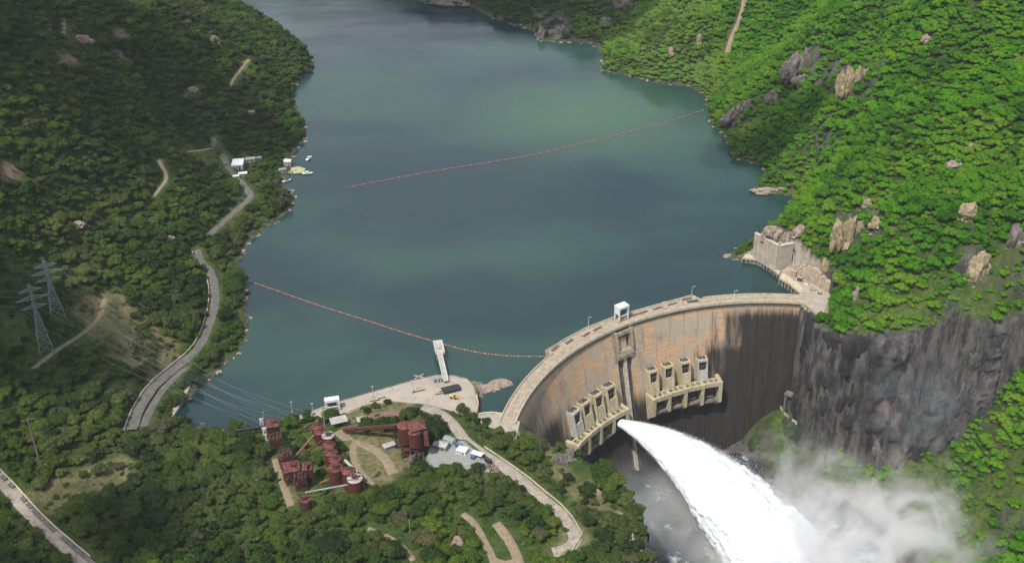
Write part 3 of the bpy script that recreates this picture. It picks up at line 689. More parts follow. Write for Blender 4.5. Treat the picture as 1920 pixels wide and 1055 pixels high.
# widened deck on the lake side
plat_px = [(1022, 657), (1060, 634), (1099, 613), (1151, 593), (1179, 585), (1228, 571), (1297, 552.5), (1311, 559)]
pw = [atz(a, b, 8.0)[:2] for a, b in plat_px]
tha = [math.degrees(math.atan2(p[1] - DC[1], p[0] - DC[0])) for p in pw]
inner = [dxy(t_, DR + 9.1) for t_ in tha]
for i in range(len(pw) - 1):
    mb = MB(); q = [tuple(pw[i]), tuple(pw[i + 1]), inner[i + 1], inner[i]]
    mb.prism(q[::-1], -3.0, 7.2); mb.build('side_deck', M_CREST, dam)
    d = Vector((*pw[i + 1], 0)) - Vector((*pw[i], 0)); L_ = d.length; c = (Vector((*pw[i], 0)) + Vector((*pw[i + 1], 0))) / 2
    inw = Vector((DC[0] - c.x, DC[1] - c.y, 0)).normalized() * 0.4
    MB().box((c.x + inw.x, c.y + inw.y, 7.75), (L_ - .1, .5, 1.1), math.atan2(d.y, d.x)).build('parapet', M_PARAPET, dam)
for hx, hy in [(1041, 653), (1068, 640), (1099, 627), (1120, 616.5), (1188, 591), (1206, 585.5), (1234, 577.5), (1261, 570), (1288, 560.5)]:
    p = atz(hx, hy, 7.3); t_ = math.atan2(p[1] - DC[1], p[0] - DC[0])
    o = MB().box((p[0], p[1], 7.4), (8.2, 2.0, .3), t_ + math.pi / 2 + .06).build('hatch', M_RUSTY, dam)
    MB().box((p[0], p[1], 7.6), (6.8, .5, .12), t_ + math.pi / 2 + .06).build('hatch_bar', M_DARK, o)
p = atz(1299, 565, 7.3); MB().box((p[0], p[1], 7.5), (9, 3, .5), 0.2).build('grating', M_DARK, dam)

# gates: four and four
def loc_box(mb, th, dth, r0, r1, z0, z1, tilt=True):
    """box facing down the gorge; r0 < r1 are real radii at the top; leans with the face"""
    k = DR - dface(th, 0); k = (dface(th, 0) - dface(th, -10)) / 10 if tilt else 0
    a = math.radians(th); w = dth / 2; rx, ry = math.cos(a), math.sin(a); tx, ty = -ry, rx; V = []
    for z in (z0, z1):
        sh = k * (z - z1)
        for r, s in ((r0, -1), (r0, 1), (r1, 1), (r1, -1)):
            V.append((DC[0] + rx * (r + sh) + tx * w * s, DC[1] + ry * (r + sh) + ty * w * s, z))
    return mb.add(V, [(0, 3, 2, 1), (4, 5, 6, 7), (0, 1, 5, 4), (1, 2, 6, 5), (2, 3, 7, 6), (3, 0, 4, 7)])
def rad(th): a = math.radians(th); return (math.cos(a), math.sin(a))
def gate_tower(th, w, ztop, zbot, mat, rf, DP=6.8):
    """rf: radius of the tower's front at its top; height measured down the leaning front"""
    ang = lambda off: th + math.degrees(off / rf)
    H = ztop - zbot; k = (dface(th, 0) - dface(th, -10)) / 10
    t_ = empty('gate_tower', (DC[0] + rad(th)[0] * rf, DC[1] + rad(th)[1] * rf, zbot)); t_.parent = dam
    t_.location = [a - b for a, b in zip(t_.location, dam.location)]
    fr = lambda z: rf + k * (z - ztop)
    def B(name, off, dw, ra, rb, z0, z1, m_):
        mb = MB(); sh = k * (z1 - ztop); loc_box(mb, ang(off), dw, rf + ra + sh, rf + rb + sh, z0, z1); return mb.build(name, m_, t_)
    B('side_wall', -w / 2 + .45, .9, 0, DP, zbot, ztop, mat); B('side_wall', w / 2 - .45, .9, 0, DP, zbot, ztop, mat)
    B('front_panel', 0, w - 1.8, .45, 1.3, zbot, ztop - H * .48, mat)
    B('lintel', 0, w - 1.8, .02, 1.4, ztop - 1.6, ztop, mat)
    B('roof', 0, w - 1.8, 1.4, DP, ztop - .9, ztop - .4, M_UNDER)
    B('crossbeam', 0, w - 1.8, 1.6, 2.1, ztop - H * .33, ztop - H * .30, M_RUSTY)
    mb = MB(); sh = 0
    for (o_, dw, ra, rb, z0, z1) in [(-w * .2, w * .22, 2.2, 5, ztop - H * .28, ztop - H * .10), (w * .18, w * .28, 2.6, 5, ztop - H * .24, ztop - H * .12), (0, w * .5, 2.5, 4, ztop - H * .45, ztop - H * .38), (w * .05, w * .12, 1.6, 4, ztop - H * .45, ztop - H * .1)]:
        loc_box(mb, ang(o_), dw, rf + ra + k * (z1 - ztop), rf + rb + k * (z1 - ztop), z0, z1)
    mb.build('hoist', M_DARK, t_)
    B('back_wall', 0, w - 1.8, DP - .9, DP - .3, zbot, ztop - .9, M_DARK)
    mb = MB()
    for q in range(3): loc_box(mb, ang((q - 1) * w * .26), w * .12, rf + 2 + q, rf + 5, ztop - .35, ztop + .5)
    mb.build('winch', M_DARK, t_)
    return t_
def gate_bank(cents, w, ztops, zbot, mats, rf, bays, rdeck, zdeck, zfoot, right=False):
    for th, zt, m_ in zip(cents, ztops, mats): gate_tower(th, w, zt, zbot, m_, rf + (0 if not right else (118 - th) * .12))
    # bays: edges (angles) of the piers in front of the outlets
    for i in range(len(bays) - 1):
        a, b_ = bays[i], bays[i + 1]; mid = (a + b_) / 2; W = math.radians(abs(b_ - a)) * rdeck
        rd = rdeck + (0 if not right else (118 - mid) * .18)
        t_ = empty('outlet_bay', (DC[0] + rad(mid)[0] * rd, DC[1] + rad(mid)[1] * rd, zdeck)); t_.parent = dam
        t_.location = [p_ - q_ for p_, q_ in zip(t_.location, dam.location)]
        ang = lambda off: mid + math.degrees(off / rd)
        def B(name, off, dw, ra, rb, z0, z1, m_, tilt=False):
            mb = MB(); loc_box(mb, ang(off), dw, rd + ra, rd + rb, z0, z1, tilt); return mb.build(name, m_, t_)
        B('front_beam', 0, W, 0, 1.4, zdeck - 3.2, zdeck + .6, M_CREAM); B('back_beam', 0, W, 5.6, 6.8, zdeck - 2.4, zdeck + .6, M_CREAM)
        for q in range(4): B('deck_beam', -W / 2 + .5 + q * (W - 1) / 3, 1.0 if q in (0, 3) else .9, 1.4, 5.6, zdeck - 1.6, zdeck + .55, M_CREAM)
        B('recess_floor', 0, W - .2, 1.4, 5.6, zdeck - 2.6, zdeck - 2.2, M_UNDER)
        zf = zfoot[i]
        B('gate_leaf', 0, W - 3.0, 6.5, 7.2, zf + 1.5, zdeck - 2.5, M_DARK)
        mb = MB(); loc_box(mb, ang(-W * .12), .5, rd + 3.5, rd + 6.8, zf + 3.6, zf + 4.2, False); loc_box(mb, ang(W * .12), .5, rd + 3.5, rd + 6.8, zf + 3.6, zf + 4.2, False)
        loc_box(mb, ang(0), W * .5, rd + 3.2, rd + 3.7, zf + 3.2, zf + 4.5, False); mb.build('gate_arm', M_UNDER, t_)
        # sloping chute floor under the outlet
        a2 = math.radians(mid); rx, ry = math.cos(a2), math.sin(a2); tx, ty = -ry, rx; w2 = W / 2 - .3; V = []
        for r_, z_ in ((rd + .4, zf + 1.2), (rd + 9, zf + 1.5), (rd + 14, zf - 12), (rd + .4, zf - .2)):
            for s_ in (-1, 1): V.append((DC[0] + rx * r_ + tx * w2 * s_, DC[1] + ry * r_ + ty * w2 * s_, z_))
        MB().add(V, [(0, 1, 3, 2), (2, 3, 5, 4), (4, 5, 7, 6), (6, 7, 1, 0), (0, 2, 4, 6), (1, 7, 5, 3)]).build('chute_floor', M_UNDER, t_)
    for i, th in enumerate(bays):
        rd = rdeck + (0 if not right else (118 - th) * .18); zf = zfoot[min(i, len(zfoot) - 1)]
        a2 = math.radians(th); rx, ry = math.cos(a2), math.sin(a2); tx, ty = -ry, rx; w2 = 1.25 if 0 < i < len(bays) - 1 else 1.5; V = []
        prof = [(rd - .25, zdeck + .3), (rd - .6, zf), (rd + 1.5, zf - 1.5), (rd + 16, zf - 16), (rd + 18, zdeck + .3)]
        for r_, z_ in prof:
            for s_ in (-1, 1): V.append((DC[0] + rx * r_ + tx * w2 * s_, DC[1] + ry * r_ + ty * w2 * s_, z_))
        nP = len(prof); F = [(2 * j, 2 * j + 1, 2 * ((j + 1) % nP) + 1, 2 * ((j + 1) % nP)) for j in range(nP)] + [tuple(range(0, 2 * nP, 2))[::-1], tuple(range(1, 2 * nP, 2))]
        MB().add(V, F).build('pier', M_CREAM, dam)
gate_bank([143.0, 139.0, 134.6, 130.3], 9.2, [-30.5, -30, -30, -29.5], -50.4, [M_CREAMW, M_CREAM, M_CREAM, M_CREAM], 175.8,
          [146.6, 141.7, 136.8, 131.9, 127.0], 166.6, -50.0, [-65, -66, -66, -64])
gate_bank([116.9, 112.4, 107.7, 103.0], 8.2, [-32.3, -32.7, -33.0, -34.3], -52.4, [M_CREAM, M_CREAM, M_CREAM, M_CREAMW], 176.0,
          [118.3, 113.4, 108.5, 103.6, 98.7], 166.8, -52.0, [-67, -67.5, -68.5, -70], right=True)
# inspection gallery hanging below the right end of the crest
gal = [(1506, 576), (1513, 572), (1543, 597), (1534, 603)]
gw = [atz(a, b, 3.2) for a, b in gal]
gt = thing('inspection_gallery', 'open concrete stair gallery with yellow edge below the right end of the crest', 'gallery', gw[0])
MB().prism([p[:2] for p in gw][::-1], 1.0, 2.6).build('floor_slab', M_UNDER, gt)
for i, m_ in ((0, M_PARAPET), (1, M_CREST), (2, M_PARAPET), (3, weathered('yellow_paint', (.62, .5, .15), (.5, .4, .13), .5))):
    a, b_ = gw[i], gw[(i + 1) % 4]
    MB().bar((a[0], a[1], 3.4), (b_[0], b_[1], 3.4), .7, 1.4).build('edge_wall', m_, gt)
mb = MB()
for k in range(5):
    t_ = (k + .5) / 5; a = gw[0] * (1 - t_) + gw[3] * t_ if False else (gw[0] * .5 + gw[1] * .5) * (1 - t_) + (gw[3] * .5 + gw[2] * .5) * t_
    mb.box((a[0], a[1], 3.2), (1.4, 1.2, 1.0))
mb.build('stair_block', M_DARK, gt)

# gantry on the crest
def portal(name, label, cat, px, py, z, w, d, h, rz, group=None):
    p = atz(px, py, z); t_ = thing(name, label, cat, p, rz, group)
    for sx in (-1, 1):
        for sy in (-1, 1):
            MB().box((sx * (w / 2 - .45), sy * (d / 2 - .45), h * .5), (.9, .9, h)).build('leg', M_WHITE, t_, local=True)
    MB().box((0, 0, h * .93 + .6), (w + .2, d + .2, 1.9)).build('roof', M_WHITE, t_, local=True)
    MB().box((0, -d / 2 + .5, h * .35), (w - 1.8, .5, .6)).build('crossbeam', M_WHITE, t_, local=True)
    MB().box((0, d / 2 - .5, h * .35), (w - 1.8, .5, .6)).build('crossbeam', M_WHITE, t_, local=True)
    mb = MB().box((0, 0, h * .55), (w * .55, d * .5, h * .32)); mb.box((0, 0, h * .3), (w * .2, d * .3, h * .2)); mb.box((w * .1, -d * .2, h * .74), (w * .4, d * .25, h * .08)); mb.build('hoist', M_DARK, t_, local=True)
    MB().box((-w / 2 + .25, 0, h * .7), (.3, d - 1.9, h * .45)).build('side_panel', M_WHITE, t_, local=True)
    mb = MB()
    for sy in (-1, 1): mb.box((0, sy * (d / 2), .15), (w + 3, .4, .3))
    mb.build('rail', M_DARK, t_, local=True)
    return t_
portal('gantry_crane', 'white steel gantry crane standing on the crest above the central channel', 'crane', 1165, 597, 7.3, 9.0, 6.0, 11.0, math.radians(33))
for i, (lx, ly, lab) in enumerate([(1093, 640, 'thin lamp post on the crest left of the white gantry'), (1103, 612, 'thin lamp post at the lake edge of the widened deck'), (1297, 554, 'thin lamp post at the far corner of the widened deck'),
                                   (1241, 583, 'thin lamp post on the crest right of the white gantry'), (1376, 562, 'thin lamp post on the right half of the crest')]):
    p = atz(lx, ly, 7.3); t_ = thing('lamp_post', lab, 'lamp post', p, 0, 'lamp posts along the dam crest')
    MB().cyl((0, 0, 0), .16, 8, 8, .1).build('pole', M_WHITE, t_, local=True); MB().bar((0, 0, 7.9), (1.6, 0, 8.2), .14).build('arm', M_WHITE, t_, local=True); MB().box((1.8, 0, 8.2), (.8, .35, .18)).build('lamp_head', M_WHITE, t_, local=True)
# ------------------------------------------------------------------ roads
M_TRACK = weathered('dirt', (0.27, 0.205, 0.14), (0.19, 0.15, 0.10), 0.35, streak=(0.12, 0.13, 0.05), stretch=(1, 1, 1), rough=.95)
M_PALE = weathered('pale_gravel', (0.34, 0.295, 0.245), (0.24, 0.21, 0.175), 0.3, streak=(0.17, 0.145, 0.115), stretch=(1, 1, 1), rough=.95)
M_TARMAC = weathered('worn_tarmac', (0.13, 0.12, 0.11), (0.085, 0.08, 0.075), 0.25, streak=(0.19, 0.17, 0.145), stretch=(1, 1, 1), rough=.9)
RM = {'track': M_TRACK, 'gravel_pale': M_PALE, 'tarmac': M_TARMAC}
RLAB = {'lake': 'pale curving tarmac road along the left shore', 'lake_far': 'tarmac road through the lakeside buildings', 'plant': 'pale gravel road winding down below the dam', 'south': 'wide concrete track in the bottom left corner'}
def strip(L, w, lift, seed, wob=.12):
    d = np.gradient(L[:, :2], axis=0); d /= np.linalg.norm(d, axis=1)[:, None] + 1e-9; nn = np.stack([-d[:, 1], d[:, 0]], 1); V, F = [], []; k = 5
    for i, p in enumerate(L):
        wl_, wr_ = (w / 2 * (1 + wob * float(vn(i * .35, q * 7.3, 0, seed))) for q in (0, 1))
        for j in range(k):
            s_ = -wl_ + (wl_ + wr_) * j / (k - 1); x, y = p[:2] + nn[i] * s_
            V.append((x, y, p[2] + lift - (0.5 if j in (0, k - 1) else 0)))
    for i in range(len(L) - 1):
        for j in range(k - 1): F.append((i * k + j, i * k + j + 1, (i + 1) * k + j + 1, (i + 1) * k + j))
    return V, F
for q, (key, (L, w, mt, nm)) in enumerate(ROADS.items()):
    V, F_ = strip(L, w, 0.12, q); o = link(bpy.data.objects.new(nm, npmesh(nm, V, F_, RM[mt]))); tag(o, RLAB.get(key, 'narrow dirt track between the trees'), kind='structure')
def edge_wall(name, L, off, w, h, mat, label, cat, parent=None, step=4):
    """low wall along a line, in short lengths"""
    d = np.gradient(L[:, :2], axis=0); d /= np.linalg.norm(d, axis=1)[:, None] + 1e-9; P = L.copy(); P[:, 0] -= d[:, 1] * off; P[:, 1] += d[:, 0] * off
    t_ = thing(name, label, cat, P[0])
    for i in range(0, len(P) - step, step):
        a, b_ = P[i], P[min(i + step, len(P) - 1)]; MB().bar((a[0], a[1], a[2] + h / 2), (b_[0], b_[1], b_[2] + h / 2), w, h + .6).build('wall_length', mat, t_)
    return t_
edge_wall('road_wall', ROADS['lake'][0], 4.4, .5, .8, M_PARAPET, 'low pale wall on the uphill side of the lakeside road', 'low wall')
edge_wall('road_wall', ROADS['plant'][0][18:62], 4.5, .4, .7, M_PARAPET, 'low pale wall on the gorge side of the gravel road below the dam', 'low wall')
SL = ROADS['south'][0]; edge_wall('channel_wall', SL, 3.9, .6, .8, M_PARAPET, 'pale concrete kerb wall beside the track in the bottom left corner', 'low wall')
# dark covered channel beside the track
cl = SL.copy(); d = np.gradient(cl[:, :2], axis=0); d /= np.linalg.norm(d, axis=1)[:, None]; cl[:, 0] -= d[:, 1] * 2.2; cl[:, 1] += d[:, 0] * 2.2
ct = thing('drain_cover', 'broken line of dark slabs along the concrete track in the corner', 'drain cover', cl[0])
for i in range(0, len(cl) - 2, 2):
    if i % 14 == 8: continue
    a, b_ = cl[i], cl[i + 2]; v = (b_ - a) * .46; c = (a + b_) / 2
    MB().bar((*(c - v)[:2], c[2] + .25), (*(c + v)[:2], c[2] + .25), 2.6, .3).build('slab', M_ASPH, ct)

def slab(name, poly, z0, z1, mat, label=None, cat=None, kind=None, parent=None):
    P = [tuple(p[:2]) for p in poly]; A = sum(P[i][0] * P[(i + 1) % len(P)][1] - P[(i + 1) % len(P)][0] * P[i][1] for i in range(len(P)))
    if A < 0: P = P[::-1]
    o = MB().prism(P, z0, z1).build(name, mat, parent); return tag(o, label, cat, kind=kind)
M_QUAY = weathered('quay_concrete', (0.38, 0.335, 0.28), (0.30, 0.26, 0.215), 0.13, streak=(0.26, 0.225, 0.18), stretch=(1, 1, 1), contrast=(.3, .7))
slab('quay_pavement', QUAYW, -3, 4.0, M_QUAY, 'broad pale concrete quay beside the lake', kind='structure')
slab('yard_pavement', YARDW, YZ - 1, YZ + .05, weathered('grey_gravel', (.27, .275, .26), (.21, .215, .2), .5, rough=.95), 'grey gravel yard below the red silos', kind='structure')
slab('abutment_pavement', LABW, CREST - 7, CREST + .05, M_QUAY, 'pale concrete apron at the left end of the dam', kind='structure')
slab('abutment_pavement', RABW, CREST - 3, CREST + .05, M_QUAY, 'pale concrete apron at the right end of the dam', kind='structure')
# quay edge wall facing the small bay
e1 = [atz(a, b, 4.6) for a, b in [(893, 740), (896, 757), (893, 775)]]
t_ = thing('bay_wall', 'tan retaining wall between the quay and the small bay beside the dam', 'wall', e1[0])
for a, b_ in zip(e1[:-1], e1[1:]): MB().bar((a[0], a[1], 2), (b_[0], b_[1], 2), 1.2, 7).build('wall_length', weathered('tan_concrete', (.45, .36, .24), (.3, .24, .17), .4), t_)
e1 = [atz(a, b, 7.2) for a, b in [(897, 778), (908, 775), (925, 774), (944, 777)]]
t_ = thing('bay_wall', 'pale wall at the head of the small bay, joining the dam crest', 'wall', e1[0])
for a, b_ in zip(e1[:-1], e1[1:]): MB().bar((a[0], a[1], 4.2), (b_[0], b_[1], 4.2), 1.0, 8).build('wall_length', M_PARAPET, t_)
# slip by the lakeside road
slab('slipway', [atz(a, b, 2.5) for a, b in [(322, 720), (357, 724), (345, 748), (322, 784), (300, 786)]], -2, 2.6, M_QUAY, 'pale concrete slip between the road and the lake', 'slipway')

# ------------------------------------------------------------------ right bank works
M_RET = weathered('retaining_concrete', (0.47, 0.41, 0.34), (0.37, 0.315, 0.26), 0.18, streak=(0.24, 0.20, 0.165), stretch=(1, 1, .1))
wt = [atz(a, b, 26) for a, b in [(1417, 437), (1461, 461), (1487, 456)]]
t_ = thing('retaining_wall', 'tall pale concrete wall with a bend, standing above the wharf right of the lake', 'retaining wall', (wt[0][0], wt[0][1], 4))
for a, b_, n_ in ((wt[0], wt[1], 6), (wt[1], wt[2], 3)):
    d = (b_ - a); 
    for i in range(n_):
        p, q = a + d * i / n_, a + d * (i + 1) / n_; ln = np.linalg.norm((q - p)[:2]); c = (p + q) / 2
        MB().box((c[0], c[1], 14.5), (ln - .12, 2.2, 23), math.atan2(d[1], d[0]), 1.0).build('wall_panel', M_RET, t_)
    c = (a + b_) / 2; MB().box((c[0], c[1], 26.3), (np.linalg.norm(d[:2]) + (.6 if n_ == 6 else 0), 2.9, .7), math.atan2(d[1], d[0])).build('coping', M_PARAPET, t_)
WH = [(1392, 483.5), (1422, 487), (1443, 501), (1461, 515)]; WI = [(1399, 476), (1417, 480), (1438, 492), (1463, 507)]
def wharf(outer, inner, z, label, bays):
    o_ = [atz(a, b, z) for a, b in outer]; i_ = [atz(a, b, z) for a, b in inner]; t_ = thing('wharf', label, 'wharf', o_[0])
    for k in range(len(o_) - 1):
        slab('deck', [o_[k], o_[k + 1], i_[k + 1], i_[k]], z - 1.2, z, M_PARAPET, parent=t_)
        a, b_ = o_[k], o_[k + 1]; d = b_ - a; L_ = np.linalg.norm(d[:2]); nb_ = max(2, int(L_ / 3.2)); iw = np.array([-d[1], d[0]]) / L_
        if np.dot(iw, (i_[k] - a)[:2]) < 0: iw = -iw
        for j in range(nb_ + 1):
            c = a + d * j / nb_; MB().box((c[0] + iw[0] * .7, c[1] + iw[1] * .7, z / 2 - 1.6), (.9, 1.2, z + 1.0), math.atan2(d[1], d[0])).build('pile', M_CREST, t_)
        c = (a + b_) / 2; MB().box((c[0] + iw[0] * 2.4, c[1] + iw[1] * 2.4, z / 2 - 1.6), (L_, 1, z + 1), math.atan2(d[1], d[0])).build('back_wall', M_UNDER, t_)
        MB().box((c[0] + iw[0] * .35, c[1] + iw[1] * .35, z + .25), (L_, .45, .5), math.atan2(d[1], d[0])).build('kerb', MATS['cream_paint'], t_)
    return t_
wharf(WH, WI, 4.4, 'narrow pale wharf with dark piles in front of the tall retaining wall', 0)
wharf([(1461, 521), (1478, 531), (1490, 541), (1501, 551)], [(1466, 511), (1482, 516), (1505, 530), (1516, 543)], 6.2, 'higher pale wharf between the tall wall and the dam crest', 0)
slab('works_pavement', [atz(a, b, 6.3) for a, b in [(1463, 508), (1480, 498), (1510, 512), (1540, 530), (1558, 548), (1515, 545), (1482, 520)]], 1, 6.35, weathered('works_ground', (.40, .34, .28), (.26, .21, .17), .35), kind='structure')['label'] = 'rubble strewn paving between the wharf and the cut rock face'
# cut rock face held by concrete ribs
t_ = thing('ribbed_wall', 'cut rock face with upright pale ribs beside the right end of the dam', 'retaining wall', G(1520, 530))
M_RIB = weathered('rib_rock', (.46, .37, .27), (.33, .26, .2), .35, streak=(.16, .13, .11), stretch=(1, 1, .08))
rr_ = random.Random(3)
for i in range(18):
    s_ = i / 17; px, py = 1489 + 64 * s_, 518 + 34 * s_ ; p = atz(px, py, 6.3); h = 14 + rr_.uniform(-1.2, 1.5) - 11 * abs(s_ - .5)
    MB().box((p[0] + 1.5, p[1] + 4, 6 + h / 2), (2.7, 4 + rr_.uniform(-1.2, 1.6), h), -.9 + rr_.uniform(-.15, .15), .78).build('rib', M_RIB, t_)
for i, (a, b_, w) in enumerate([((1496, 508), (1530, 528), 1.0), ((1500, 520), (1545, 552), .9), ((1536, 520), (1556, 548), .9), ((1484, 508), (1506, 526), .9)]):
    A_, B_ = atz(*a, 9 if i < 1 else 7.2), atz(*b_, 7.6); MB().bar(A_, B_, w, 1.2).build('concrete_beam', M_PARAPET, t_)
for i, (px, py, w, h, m_) in enumerate([(1487, 518, 5, 5, M_RIB), (1500, 526, 4, 3, M_DARK), (1512, 534, 3.5, 2.5, M_WHITE), (1524, 545, 4, 1.6, M_UNDER), (1537, 552, 3, 2, M_DARK)]):
    p = atz(px, py, 6.3); o = thing('site_block', ['tan block with a flat top at the head of the higher wharf', 'dark steel box below the upright ribs', 'small white cabin below the upright ribs', 'low grey slab on the apron at the right end of the dam', 'dark heap of scrap beside the apron at the right end of the dam'][i], ['block', 'box', 'cabin', 'slab', 'scrap heap'][i], (p[0], p[1], 6.3), -.6)
    MB().box((0, 0, h / 2), (w, w * .7, h)).build('body', m_, o, local=True); MB().box((0, 0, h + .1), (w * 1.08, w * .78, .2)).build('roof', M_CREST, o, local=True)
p = atz(1489, 495, 9); t_ = thing('mast', 'slim leaning white mast above the head of the wharf', 'mast', p); MB().bar((0, 0, -5), (-1.5, 0, 11), .5, n=6).build('pole', M_WHITE, t_, local=True)

# foot of the right cliff: old portal block and the white guard wall
p = G(1484, 774); t_ = thing('portal_block', 'dark concrete portal block against the foot of the right cliff', 'concrete block', p, math.radians(-38))
for x in (-5.5, 0, 5.5): MB().box((x, 0, 7.5), (1.6, 5, 17)).build('pier', M_UNDER, t_, local=True)
MB().box((0, 1.2, 7.2), (9.4, 1.6, 14.4)).build('wall_panel', M_CHAN, t_, local=True); MB().box((0, 0, 16.6), (14, 6, 1.3)).build('lintel', M_UNDER, t_, local=True)
gwl = [G(a, b) + [0, 0, .3] for a, b in [(1463, 764), (1470, 776), (1484, 788), (1502, 799), (1521, 809)]]
t_ = thing('guard_wall', 'long low white wall at the edge of the grassy ledge under the right cliff', 'wall', gwl[0])
for a, b_ in zip(gwl[:-1], gwl[1:]):
    for k in range(3):
        p, q = a + (b_ - a) * k / 3, a + (b_ - a) * (k + .94) / 3; MB().bar(p + [0, 0, .2], q + [0, 0, .2], .7, 2.6).build('wall_length', M_PARAPET, t_)

# ------------------------------------------------------------------ rocks
def rock_material(name, c1, c2, c3, sc=.25):
    m, n, l, b = nt(name); g = n.new('ShaderNodeNewGeometry').outputs['Position']
    col = mixc(n, l, mrange(n, l, noise_node(n, l, g, sc, 8, .7, (1, 1, .5)), .38, .6), c1, c2)
    col = mixc(n, l, mrange(n, l, noise_node(n, l, g, sc * 2, 6, .65, (1, 1, .25)), .56, .66, 0, .8), col, c3)
    l.new(col, b.inputs['Base Color']); b.inputs['Roughness'].default_value = .95; bump(n, l, b, noise_node(n, l, g, sc * 4, 8, .7), .8, .8); return m
M_ROCK = rock_material('warm_rock', (.38, .30, .18), (.26, .21, .13), (.09, .075, .06))
M_ROCKP = rock_material('pink_rock', (.34, .26, .21), (.24, .19, .155), (.10, .085, .075))
M_ROCKG = rock_material('grey_rock', (.22, .19, .17), (.12, .105, .095), (.06, .055, .05))
def rock_mb(mb, c, r, seed, sub=2):
    v, f = I2_ if sub == 2 else I1_; n_ = fbm(v[:, 0] * 1.3 + seed * 3.1, v[:, 1] * 1.3, v[:, 2] * 1.3, seed, 4); cr = np.abs(vn(v[:, 0] * 2.6, v[:, 1] * 2.6 + seed, v[:, 2] * 1.2, seed + 5))
    p = v * (1 + .42 * n_ - .30 * cr + .16 * np.round(2.5 * vn(v[:, 0] * 2.1 + seed, v[:, 1] * 2.1, v[:, 2] * 1.6, seed + 9)) / 2.5)[:, None] * np.array(r) + np.array(c); return mb.add(p, [tuple(int(i) for i in q) for q in f])
def _ico(sub):
    import importlib
    t = (1 + 5 ** .5) / 2; V = [(-1, t, 0), (1, t, 0), (-1, -t, 0), (1, -t, 0), (0, -1, t), (0, 1, t), (0, -1, -t), (0, 1, -t), (t, 0, -1), (t, 0, 1), (-t, 0, -1), (-t, 0, 1)]
    F = [(0, 11, 5), (0, 5, 1), (0, 1, 7), (0, 7, 10), (0, 10, 11), (1, 5, 9), (5, 11, 4), (11, 10, 2), (10, 7, 6), (7, 1, 8), (3, 9, 4), (3, 4, 2), (3, 2, 6), (3, 6, 8), (3, 8, 9), (4, 9, 5), (2, 4, 11), (6, 2, 10), (8, 6, 7), (9, 8, 1)]
    V = [np.array(v) / np.linalg.norm(v) for v in V]
    for _ in range(sub):
        cache = {}; nf = []
        def mid(a, b):
            k = (min(a, b), max(a, b))
            if k not in cache: v = V[a] + V[b]; V.append(v / np.linalg.norm(v)); cache[k] = len(V) - 1
            return cache[k]
        for a, b, c in F:
            ab, bc, ca = mid(a, b), mid(b, c), mid(c, a); nf += [(a, ab, ca), (b, bc, ab), (c, ca, bc), (ab, bc, ca)]
        F = nf
    return np.array(V), np.array(F)
I1_, I2_, I3_ = _ico(1), _ico(3), _ico(2); LOOSE = MB()
NOTREE = []
def rock(px, py, lumps, label, mat=M_ROCK, name='boulder', cat='boulder', z=None, clear=None):
    """lumps: (dx, dy, dz, rx, ry, rz) about the ground point"""
    g_ = G(px, py) if z is None else atz(px, py, z); mb = MB(); rr = random.Random(int(px * 7 + py))
    for i, (dx, dy, dz, rx, ry, rz) in enumerate(lumps):
        rock_mb(mb, (dx, dy, dz), (rx * .95, ry * .95, rz), int(px + py + i * 7))
        for k in range(3 if rx > 2.6 else 1):
            a = rr.uniform(0, 6.283); f_ = rr.uniform(.35, .6); rock_mb(mb, (dx + math.cos(a) * rx * .75, dy + math.sin(a) * ry * .75, dz * rr.uniform(.1, .9) - rz * .1), (rx * f_, ry * f_, rz * f_ * rr.uniform(.6, 1.1)), int(px + k * 13 + i * 5), 1)
    for k in range(5):
        a = rr.uniform(0, 6.283); q = max(l_[3] for l_ in lumps) * rr.uniform(.9, 1.7); s_ = rr.uniform(.5, 1.5); x_, y_ = q * math.cos(a), q * math.sin(a)
        rock_mb(LOOSE, (g_[0] + x_, g_[1] + y_, float(gz(g_[0] + x_, g_[1] + y_)) + .2), (s_ * 1.3, s_, s_ * .8), k + int(px), 1)
    o = link(bpy.data.objects.new(name, mb.mesh(name, mat))); o.location = g_; tag(o, label, cat)
    R0 = clear if clear is not None else max(abs(l_[0]) + l_[3] for l_ in lumps)
    o.location.z -= lumps[0][5] * .18
    if cat != 'crag': NOTREE.append((g_[0], g_[1] - R0 * .3, R0 * .35))
    return o
rock(1811, 412, [(0, 0, 8, 6.5, 5, 6.5), (1, 1, 1, 5, 5, 7)], 'big round yellowish boulder on the sunny right slope')
rock(1831, 514, [(0, 0, 8, 7, 6, 12), (6, 1, 4, 3.5, 4, 8), (-2, -1, 2, 6, 5, 7)], 'tall yellowish rock tower on the slope right of the dam')
rock(1590, 452, [(-9, 0, 8, 5, 5, 14), (0, 0, 10, 5.5, 5, 15), (9, 1, 9, 5, 5, 13), (17, 2, 9, 4, 4, 8), (4, -1, 0, 12, 5, 7)], 'cluster of tall fluted rock columns above the trees right of the wall', name='rock_tower', cat='rock')
rock(1452, 452, [(0, 2, 6, 9, 6, 8), (8, 0, 3, 5, 5, 6), (-5, 0, 10, 5, 5, 5)], 'pink rock outcrop just above the tall retaining wall', M_ROCKP)
rock(1498, 440, [(0, 0, 4, 5, 4, 6)], 'single pink rock between trees right of the outcrop', M_ROCKP)
rock(1508, 130, [(-18, -6, 2, 8, 6, 12), (-9, 0, 4, 8, 7, 15), (2, 2, 6, 8, 6, 17), (12, 1, 3, 7, 7, 13), (22, 4, 3, 7, 6, 11), (-4, -14, -6, 9, 6, 9)], 'dark reddish crag high on the right slope', M_ROCKG, 'crag', 'crag')
